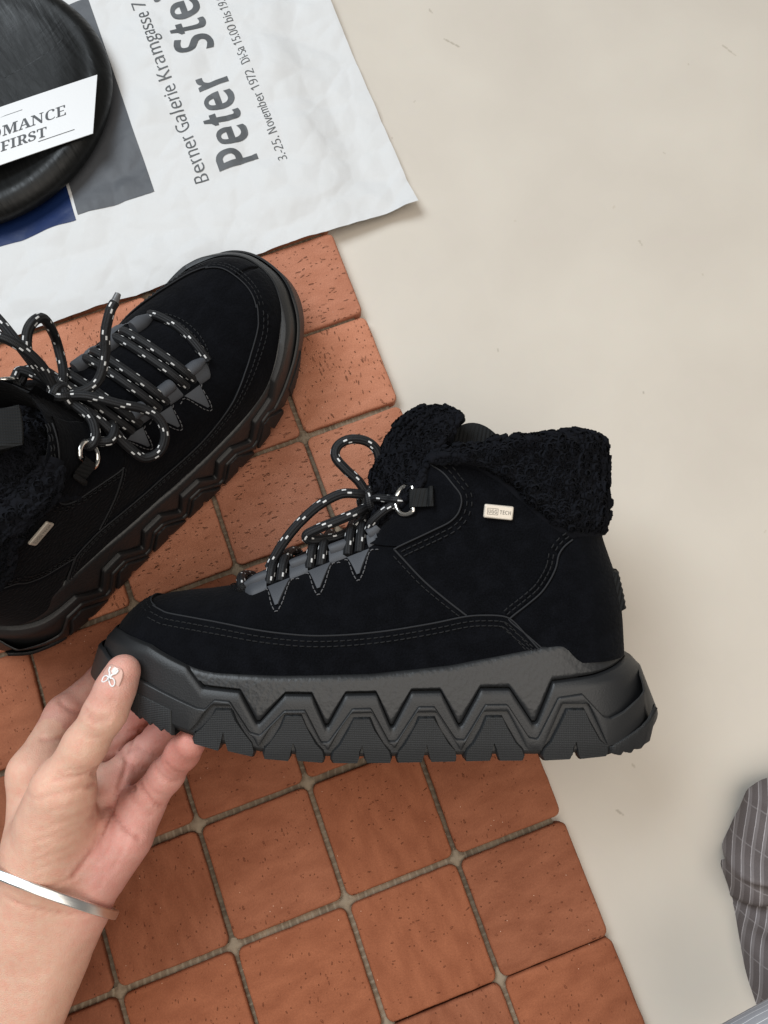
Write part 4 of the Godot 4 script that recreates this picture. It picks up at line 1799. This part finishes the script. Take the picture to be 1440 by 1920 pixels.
func standing_laces(o: Node3D) -> void:
	crossings(o)
	var k := V(-143.5, 123.5, -3.0)
	knot(o, k)
	for side in [1.0, -1.0]:
		var rc := surf(131.5, 122.4, side, 4.4)
		lace(o, "lace_end", PackedVector3Array([k, V(-144.5, 122.5, side * 14.0 + 1.0), V(-140.5, 122.8, side * 26.0 - 2.0), rc + V(-1, 0, side * 2.0), rc + V(2.0, -0.5, side * 0.5), rc + V(1.0, -2.0, side * -2.2)]), 2.5)
		lace(o, "lace_end", PackedVector3Array([V(-149, 109.5, side * 20.0), V(-147.5, 114.0, side * 26.0), V(-142.0, 118.0, side * 30.0), rc + V(-2, -2.6, side * 0.4), rc + V(2, -2.0, side * -1.0)]), 2.5)
	# loop over the inner side, loop over the outer side, one end standing forward, two ends falling away behind
	lace(o, "lace_loop", PackedVector3Array([k, V(-145.4, 133.0, -11.4), V(-148.2, 142.0, -18.9), V(-155.3, 146.0, -24.3), V(-162.0, 146.0, -26.5), V(-166.3, 140.0, -28.3), V(-165.5, 128.0, -29.2), V(-162.0, 116.0, -28.5), V(-153.3, 114.0, -16.8), k + V(-1, -2, -2)]))
	lace(o, "lace_end", PackedVector3Array([k, V(-153.7, 124.0, 5.2), V(-162.7, 124.0, 5.8), V(-173.2, 128.0, 1.4), V(-181.4, 134.0, -3.2), V(-190.4, 138.0, -6.7), V(-194.9, 138.0, -8.1)]))
	var mb := MB.new()
	mb.tube(PackedVector3Array([V(-194.0, 138.0, -7.8), V(-196.2, 138.0, -8.7), V(-199.6, 138.0, -10.2)]), 2.3, 12, 12.0, 1.5)
	put("lace_tip", mb.commit(true), M.lace_tip, o)
	lace(o, "lace_loop", PackedVector3Array([k + V(0, 1, 2), V(-151.3, 126.0, 8.6), V(-159.4, 119.0, 21.2), V(-165.3, 112.0, 28.3), V(-167.0, 106.0, 35.6), V(-162.7, 101.0, 41.9), V(-154.5, 98.5, 44.5), V(-147.0, 100.0, 41.5), V(-145.8, 106.0, 35.5), V(-146.3, 113.0, 25.2), V(-146.2, 119.0, 12.9), k + V(1, 0, 2)]))
	lace(o, "lace_end", PackedVector3Array([k, V(-145.5, 133.0, -13.9), V(-148.0, 140.0, -23.3), V(-150.3, 143.0, -33.4), V(-152.2, 142.0, -46.9), V(-153.2, 134.0, -66.8)]))
	lace(o, "lace_end", PackedVector3Array([k + V(2, 2, 0), V(-147.2, 136.0, -9.5), V(-148.7, 145.0, -15.5), V(-147.6, 152.0, -22.7), V(-144.2, 154.0, -31.5), V(-139.1, 148.0, -46.7)]))

# ---------------------------------------------------------------- the hand
# Arm space: origin at the wrist, the boot's axes (x along the sole, y up the boot, z towards the viewer), in mm.
func arm_bones() -> Dictionary:
	return {
		"palm": [
			[V(-19.3, 17.6, -2.0), 14.0, V(-24.4, 69.0, -12.0), 11.0],
			[V(-13.3, 9.6, -10.0), 15.0, V(-6.8, 66.5, -18.0), 11.0],
			[V(-3.5, 11.0, -10.0), 14.0, V(14.1, 59.1, -15.0), 10.5],
			[V(5.5, 13.3, -8.0), 13.0, V(36.0, 54.3, -4.0), 9.8],
			[V(15.0, 22.0, 0.0), 14.0, V(31.1, 40.5, 4.0), 11.5],
			[V(-6.5, 38.0, 9.0), 18.0, V(4.8, 68.4, 18.0), 14.0],
			[V(-1.5, -1.7, -5.0), 18.5, V(-34.4, -70.1, -5.0), 23.0],
			[V(-23.4, 2.4, -5.0), 19.0, V(-56.3, -66.0, -5.0), 24.0],
			[V(-12.0, 11.0, -7.0), 17.0, V(-14.3, -3.6, -6.0), 18.0],
			[V(-8.0, 37.0, 7.0), 17.5, V(-19.0, 2.0, -3.5), 17.5],
		],
		"thumb": [
			[V(-0.7, 57.3, 16.0), 15.0, V(6.5, 74.9, 22.0), 11.7],
			[V(6.5, 74.9, 22.0), 11.7, V(19.1, 95.6, 27.0), 9.8],
			[V(19.1, 95.6, 27.0), 9.8, V(29.4, 111.2, 29.0), 9.4],
			[V(29.4, 111.2, 29.0), 9.4, V(33.9, 121.9, 29.0), 8.6],
			[V(33.9, 121.9, 29.0), 8.6, V(37.3, 130.0, 28.0), 8.1],
		],
		"index": [
			[V(-24.4, 69.0, -12.0), 11.0, V(-16.9, 94.2, -34.0), 8.9],
			[V(-16.9, 94.2, -34.0), 8.9, V(-2.3, 109.8, -56.0), 8.0],
			[V(-2.3, 109.8, -56.0), 8.0, V(11.5, 114.0, -66.0), 7.2],
		],
		"middle": [
			[V(-6.8, 66.5, -18.0), 11.0, V(6.5, 73.9, -40.0), 9.0],
			[V(6.5, 73.9, -40.0), 9.0, V(16.7, 86.0, -48.0), 8.0],
			[V(16.7, 86.0, -48.0), 8.0, V(26.5, 95.9, -45.0), 7.3],
		],
		"ring": [
			[V(14.1, 59.1, -15.0), 10.5, V(24.7, 70.2, -30.0), 8.7],
			[V(24.7, 70.2, -30.0), 8.7, V(37.8, 82.8, -35.0), 8.0],
			[V(37.8, 82.8, -35.0), 8.0, V(48.9, 94.8, -34.0), 7.3],
		],
		"little": [
			[V(36.0, 54.3, -4.0), 9.8, V(51.1, 73.5, 5.0), 8.2],
			[V(51.1, 73.5, 5.0), 8.2, V(62.0, 87.8, 16.0), 7.6],
			[V(62.0, 87.8, 16.0), 7.6, V(67.7, 94.6, 23.0), 7.2],
		],
	}

const CREASES := [
	[22.9, 81.3, 23.9, 68.4, 22.9, 52.9, 18.2, 40.0, 10.5, 29.7, 1.0],
	[26.0, 84.6, 19.5, 82.8, 8.2, 82.1, 0.7], [25.8, 78.3, 17.0, 75.8, 5.7, 75.1, 0.4],
	[22.9, 64.6, 10.8, 60.8, -1.9, 57.0, 0.14], [22.1, 59.6, 8.2, 55.3, -6.9, 50.2, 0.14], [20.9, 53.2, 5.7, 50.7, -4.4, 45.6, 0.14],
	[18.6, 56.9, 29.3, 52.9, 39.9, 44.9, 0.7], [25.3, 70.3, 34.6, 62.3, 43.9, 54.3, 0.5],
	[38.3, 69.4, 44.1, 62.8, 48.6, 57.5, 0.9], [20.8, 75.3, 28.9, 69.9, 35.1, 65.8, 0.9],
	[47.7, 80.3, 53.5, 75.1, 58.6, 73.0, 0.5], [26.5, 80.0, 33.6, 75.7, 37.8, 72.9, 0.5],
	[-16.9, 102.9, -11.1, 98.6, -5.4, 94.3, 0.6], [-19.7, 86.1, -11.6, 84.7, -6.2, 82.0, 0.6],
	[22.9, 114.7, 28.3, 111.1, 34.4, 111.1, 0.5], [24.1, 111.1, 28.8, 108.6, 33.2, 107.9, 0.35], [24.6, 117.7, 30.7, 116.0, 34.9, 116.7, 0.3],
	[21.5, 112.8, 27.0, 109.6, 33.0, 109.4, 0.3], [26.0, 119.5, 31.0, 118.2, 36.0, 119.0, 0.22], [20.0, 104.0, 26.0, 101.5, 30.0, 102.0, 0.2], [24.0, 86.5, 16.0, 86.0, 9.0, 85.0, 0.3],
	[24.5, 72.0, 14.0, 68.5, 3.0, 66.0, 0.14], [23.5, 57.0, 12.0, 53.0, 0.0, 53.5, 0.14], [19.0, 48.5, 8.0, 45.0, -6.0, 41.0, 0.14], [15.5, 42.0, 4.0, 39.5, -8.0, 35.0, 0.14], [21.0, 34.0, 27.0, 45.0, 26.0, 52.0, 0.35], [27.0, 30.0, 33.0, 41.0, 34.5, 50.0, 0.3],
	[-10.0, 74.0, -3.0, 72.0, 4.0, 73.5, 0.3], [55.0, 84.5, 59.5, 80.5, 64.0, 79.0, 0.35], [42.0, 73.0, 47.0, 68.0, 52.0, 65.5, 0.25], [-21.9, 20.0, -8.9, 15.3, 4.1, 9.6, 17.1, 6.2, 0.5], [-10.1, 27.1, 2.7, 27.1, 13.1, 29.7, 0.35], [19.9, 42.6, 23.8, 32.1, 21.2, 21.6, 0.35],
]

var bone_sets := []     # [k, flat arrays of bones] per chain; the first is the palm

func capsule(p: Vector3, b: Array) -> float:
	var ab: Vector3 = b[2] - b[0]
	var h := clampf((p - b[0]).dot(ab) / ab.length_squared(), 0.0, 1.0)
	return p.distance_to(b[0] + ab * h) - lerpf(b[1], b[3], h)

func smin(a: float, b: float, k: float) -> float:
	var h := maxf(k - absf(a - b), 0.0) / k
	return minf(a, b) - h * h * k * 0.25

func flesh(p: Vector3, sets: Array) -> float:
	var palm := 60.0
	for b in sets[0]:
		palm = smin(palm, capsule(p, b), 13.0)
	var d := palm
	for i in range(1, sets.size()):
		if sets[i].is_empty():
			continue
		var f := 60.0
		for b in sets[i]:
			f = smin(f, capsule(p, b), 4.5)
		d = minf(d, smin(f, palm, 10.0 if i == 1 else 6.0))
	return d

func near_sets(sets: Array, c: Vector3, reach: float) -> Array:
	var out := []
	for s in sets:
		var r := []
		for b in s:
			if capsule(c, b) < reach:
				r.append(b)
		out.append(r)
	return out

func nets(sets: Array, lo: Vector3, hi: Vector3, cell: float) -> MB:
	# surface nets: one vertex in every cell the skin crosses, one quad round every crossed edge
	var n := Vector3i(((hi - lo) / cell).ceil())
	var nx := n.x + 1
	var ny := n.y + 1
	var nz := n.z + 1
	var val := PackedFloat32Array()
	val.resize(nx * ny * nz)
	val.fill(1.0)
	var B := 6
	var live := []
	for bz in range(0, nz, B):
		for by in range(0, ny, B):
			for bx in range(0, nx, B):
				var c := lo + (V(bx, by, bz) + V(1, 1, 1) * (B * 0.5)) * cell
				var d := flesh(c, sets)
				var diag := cell * B * 0.88 + cell
				var ex := Vector3i(mini(bx + B, nx), mini(by + B, ny), mini(bz + B, nz))
				if absf(d) > diag + 4.0:
					if d < 0.0:
						for z in range(bz, ex.z):
							for y in range(by, ex.y):
								for x in range(bx, ex.x):
									val[(z * ny + y) * nx + x] = -1.0
					continue
				var near := near_sets(sets, c, diag + 16.0)
				live.append([Vector3i(bx, by, bz), ex, near])
				for z in range(bz, ex.z):
					for y in range(by, ex.y):
						for x in range(bx, ex.x):
							val[(z * ny + y) * nx + x] = flesh(lo + V(x, y, z) * cell, near)
	var mb := MB.new()
	var at := {}
	var corner := [Vector3i(0, 0, 0), Vector3i(1, 0, 0), Vector3i(0, 1, 0), Vector3i(1, 1, 0), Vector3i(0, 0, 1), Vector3i(1, 0, 1), Vector3i(0, 1, 1), Vector3i(1, 1, 1)]
	var edges := [[0, 1], [2, 3], [4, 5], [6, 7], [0, 2], [1, 3], [4, 6], [5, 7], [0, 4], [1, 5], [2, 6], [3, 7]]
	for blk in live:
		for z in range(blk[0].z, mini(blk[1].z, nz - 1)):
			for y in range(blk[0].y, mini(blk[1].y, ny - 1)):
				for x in range(blk[0].x, mini(blk[1].x, nx - 1)):
					var base := (z * ny + y) * nx + x
					var v8 := [val[base], val[base + 1], val[base + nx], val[base + nx + 1], val[base + nx * ny], val[base + nx * ny + 1], val[base + nx * ny + nx], val[base + nx * ny + nx + 1]]
					var neg := 0
					for q in v8:
						if q < 0.0:
							neg += 1
					if neg == 0 or neg == 8:
						continue
					var sum := Vector3.ZERO
					var cnt := 0
					for e in edges:
						var a: float = v8[e[0]]
						var b: float = v8[e[1]]
						if (a < 0.0) != (b < 0.0):
							sum += Vector3(corner[e[0]]).lerp(Vector3(corner[e[1]]), a / (a - b))
							cnt += 1
					var p := lo + (V(x, y, z) + sum / cnt) * cell
					# settle on the true surface
					var f := flesh(p, blk[2])
					var g := Vector3(flesh(p + V(0.4, 0, 0), blk[2]) - f, flesh(p + V(0, 0.4, 0), blk[2]) - f, flesh(p + V(0, 0, 0.4), blk[2]) - f) / 0.4
					if g.length_squared() > 0.01:
						g = g / g.length()
						p -= g * clampf(f, -1.0, 1.0)
					at[base] = mb.v.size()
					mb.v.append(p)
					mb.own.append(g)
					mb.uv.append(Vector2.ZERO)
	for base in at:
		var a: float = val[base]
		for e in [[1, nx, nx * ny], [nx, nx * ny, 1], [nx * ny, 1, nx]]:
			var b: float = val[base + e[0]]
			if (a < 0.0) == (b < 0.0):
				continue
			var q := [base, base - e[1], base - e[1] - e[2], base - e[2]]
			if not (at.has(q[1]) and at.has(q[2]) and at.has(q[3])):
				continue
			var i := [at[q[0]], at[q[1]], at[q[2]], at[q[3]]]
			if a < 0.0:
				mb.idx.append_array([i[0], i[2], i[1], i[0], i[3], i[2]])
			else:
				mb.idx.append_array([i[0], i[1], i[2], i[0], i[2], i[3]])
	return mb

func person() -> void:
	var bones := arm_bones()
	var sets := [bones.palm, bones.thumb, bones.index, bones.middle, bones.ring, bones.little]
	var o := thing("person", "bare forearm and hand gripping the toe of the raised boot, thumb in front", "person")
	o.transform = Transform3D(HELD.orthonormalized(), Vector3(-0.1745, 0.0708, 0.1009))
	var mb := nets(sets, V(-92, -96, -82), V(84, 148, 46), 1.7)
	# skin folds pressed in along the creases, tone by place
	var lines := []
	for c in CREASES:
		var pts := PackedVector2Array()
		for k in range(0, c.size() - 1, 2):
			pts.append(Vector2(c[k], c[k + 1]))
		lines.append([pts, c[c.size() - 1]])
	var pale := Color(0.78, 0.485, 0.37)
	var pink := Color(0.68, 0.35, 0.30)
	var red := Color(0.58, 0.248, 0.205)
	for i in mb.v.size():
		var p := mb.v[i]
		var g := mb.own[i]
		var fold := 0.0
		if g.z > -0.1:
			var q := Vector2(p.x, p.y)
			for l in lines:
				var pts: PackedVector2Array = l[0]
				var best := 9.0
				for k in pts.size() - 1:
					best = minf(best, q.distance_to(Geometry2D.get_closest_point_to_segment(q, pts[k], pts[k + 1])))
				if best < 4.0:
					fold += l[1] * (exp(-best * best / 0.9) * 1.45 - 0.16 * exp(-(best - 2.4) * (best - 2.4) / 1.2))
		var puff := 0.35 * wave.get_noise_3d(p.x * 6.0, p.y * 6.0, p.z * 6.0)
		mb.v[i] = p - g * (fold - puff)
		var th := 60.0
		for b in bones.thumb:
			th = minf(th, capsule(p, b))
		var tips := 60.0
		for f in [bones.index, bones.middle, bones.ring, bones.little]:
			tips = minf(tips, capsule(p, f[2]))
		var k_pink := sm(0.0, 26.0, p.x + 0.10 * (40.0 - p.y) + 8.0 * wave.get_noise_3d(p.x * 2, p.y * 2, p.z * 2)) * sm(2.0, 12.0, th) * sm(-38.0, 10.0, p.y)
		k_pink = maxf(k_pink, sm(86.0, 74.0, p.y) * 0.0 + (0.75 if p.z < -22.0 and p.y > 40.0 else 0.0))
		var c := pale.lerp(pink, k_pink)
		c = c.lerp(red, 0.85 * sm(7.0, 0.0, tips))
		c = c.lerp(pink, 0.75 * sm(104.0, 128.0, p.y) * sm(8.0, 2.0, th))
		c = c.lerp(red, clampf(fold * 0.45, 0.0, 0.5))
		var blot := 1.0 + 0.09 * wave.get_noise_3d(p.x * 3.0, p.y * 3.0 + 70.0, p.z * 3.0)
		mb.col.append(Color(c.r * blot, c.g * blot, c.b * blot))
	put("arm", mb.commit(), M.skin, o)
	# thumbnail: a curved plate let into the tip, with the raised bow on it
	var tipa := V(33.4, 119.5, 29.0)
	var tipb := V(37.9, 131.5, 28.0)
	var ax := (tipb - tipa).normalized()
	var out := V(-0.30, 0.0, 0.95)
	out = (out - ax * out.dot(ax)).normalized()
	var sd := ax.cross(out)
	var rows := []
	for i in 25:
		var t := i / 24.0
		var along := lerpf(-0.5, 14.6, t)
		var wide := 6.1 * pow(clampf(1.0 - pow(absf(t * 2.0 - 1.0), 4.5), 0.0, 1.0), 0.45)
		var r := PackedVector3Array()
		for j in 19:
			var s := lerpf(-1.0, 1.0, j / 18.0)
			var a := s * wide / 8.6
			var rad := 9.15 - 0.035 * pow(maxf(0.0, along - 7.0), 2.0) * 0.8 - (1.2 if absf(s) > 0.98 or i == 0 or i == 24 else 0.0)
			r.append(tipa + ax * along + (out * cos(a) + sd * sin(a)) * rad)
		rows.append(r)
	mb = MB.new()
	mb.grid(rows)
	var arm := o.get_child(0)
	put("thumb_nail", mb.commit(), M.nail, arm)
	mb = MB.new()
	var on := func(x: float, y: float) -> Vector3:
		var a := x / 9.4
		return tipa + ax * (y + 8.0) + (out * cos(a) + sd * sin(a)) * (9.5 - 0.03 * pow(maxf(0.0, y + 1.0), 2.0))
	for s in [-1.0, 1.0]:
		var loop := PackedVector3Array()
		for k in 21:
			var a := TAU * k / 20.0
			var rr := 2.05 * (1.0 - cos(a)) * 0.5 + 0.2
			loop.append(on.call(s * (0.3 + 3.1 * (1.0 - cos(a)) * 0.5) + s * 0.0, -1.4 * (1.0 - cos(a)) * 0.5 + sin(a) * (1.0 + 0.4 * rr)))
		mb.tube(loop, 0.4, 8)
		mb.tube(spline(PackedVector3Array([on.call(0.0, 0.0), on.call(s * 0.7, 2.2), on.call(s * 2.1, 3.4), on.call(s * 2.5, 5.0)]), 0.5), 0.6, 8, 12.0, 0.42)
	mb.tube(PackedVector3Array([on.call(-0.5, -0.2), on.call(0.0, 0.0), on.call(0.5, 0.2)]), 0.85, 8)
	put("nail_bow", mb.commit(), M.nail_gel, arm)
	bangle(o.transform)

func bangle(frame: Transform3D) -> void:
	var b := thing("bangle", "plain silver bangle loose round the wrist of the gripping hand", "bracelet")
	b.transform = Transform3D(frame.basis, frame * (V(-14.5, 12.0, -5.0) * 0.001))
	var mb := MB.new()
	var rows := []
	var ax := V(0.935, -0.355, 0.0).normalized()
	var ay := V(0.04, 0.50, 0.86).normalized()
	ay = (ay - ax * ay.dot(ax)).normalized()
	var up := ay.cross(ax).normalized() * -1.0
	for k in 120:
		var a := TAU * k / 120.0
		var c := ax * cos(a) * 39.0 + ay * sin(a) * 39.0
		var rad := (ax * cos(a) / 39.0 + ay * sin(a) / 39.0).normalized()
		var r := PackedVector3Array()
		for j in 16:
			var e := TAU * j / 16.0
			var q := Vector2(signf(cos(e)) * pow(absf(cos(e)), 0.5) * 1.05, signf(sin(e)) * pow(absf(sin(e)), 0.5) * 2.25)
			r.append(c + rad * q.x + up * q.y)
		rows.append(r)
	rows.append(rows[0])
	mb.grid(rows, true)
	put("band", mb.commit(), M.bangle_silver, b)

# ---------------------------------------------------------------- striped trousers at the lower right
func trousers() -> void:
	var o := thing("trousers", "bunched grey trouser leg with thin white stripes at the lower right corner", "trousers")
	o.transform = Transform3D(HELD.orthonormalized(), Vector3(-0.1745, 0.0708, 0.1009))
	var left := [[-140, 372], [-87, 366.0], [-72, 364.0], [-57, 361.7], [-42, 360.2], [-27, 359], [-15, 356], [-4, 352.2], [4, 351.6], [17, 358.5], [32, 364], [41, 366.5], [47, 374.6], [52, 392], [56, 420]]
	var n := FastNoiseLite.new()
	n.seed = 12
	n.frequency = 0.02
	n.fractal_octaves = 3
	var rows := []
	for i in 110:
		var y := lerpf(-140.0, 56.0, i / 109.0)
		var x0 := lin(left, y) + 6.0
		var r := PackedVector3Array()
		for j in 90:
			var t := j / 89.0
			var a := lerpf(-0.25, PI * 0.62, t)
			var x := x0 + 70.0 * (1.0 - cos(a * 0.98)) * 1.1
			var z := -58.0 + 50.0 * sin(a) * (0.55 + 0.45 * sm(56.0, 20.0, y))
			# folds that run from the gathered hem
			var fan := y * 0.045 + x * 0.05
			var f := 2.6 * sin(fan * 4.0 + 2.0 * n.get_noise_2d(x * 0.8, y * 0.8)) * sm(0.0, 0.25, t) + 3.5 * n.get_noise_2d(x * 1.2, y * 0.7)
			var pinch := 9.0 * exp(-pow((y - 1.0 - 0.12 * (x - 350.0)) / 3.2, 2.0))
			z += f * 0.9 + pinch - 12.0 * exp(-pow((y + 24.0 - 0.5 * (x - 360.0)) / 4.0, 2.0)) * sm(0.02, 0.2, t)
			r.append(V(x, y, z))
		rows.append(r)
	var mb := MB.new()
	mb.grid(rows)
	for i in mb.v.size():
		var p := mb.v[i]
		var b := int(i / 90.0)
		var u := (i % 90) * 1.35
		mb.uv[i] = Vector2((p.x - 0.10 * p.y + 0.45 * p.z) / 42.0 + 0.02 * sin(p.y * 0.12), (p.y + 0.3 * p.x) / 105.0)
	put("hem", mb.commit(), M.shaded_cloth, o)
	# the part of the leg nearer the eye, light put into its colour
	mb = MB.new()
	rows = []
	var d := V(0.878, 0.478, 0.0)
	var side := V(0.478, -0.878, 0.0)
	for i in 70:
		var s := lerpf(-30.0, 75.0, i / 69.0)
		var r := PackedVector3Array()
		for j in 60:
			var a := lerpf(-0.5, PI * 0.5, j / 59.0)
			var w := 42.0 * (1.0 - cos(a)) + 0.8 * n.get_noise_2d(s * 0.6, 1.0 * j)
			var z := 22.0 + 20.0 * sin(a) + 1.2 * n.get_noise_2d(s * 0.8 + 60.0, j * 1.0)
			r.append(V(324.0, -42.0, 0.0) + d * s + side * w + V(0, 0, z))
		rows.append(r)
	mb.grid(rows)
	for i in mb.v.size():
		var j := i % 60
		mb.uv[i] = Vector2(j * 1.95 / 62.0 + 0.1, int(i / 60.0) * 2.7 / 120.0)
	put("leg", mb.commit(), M.lit_cloth, o)
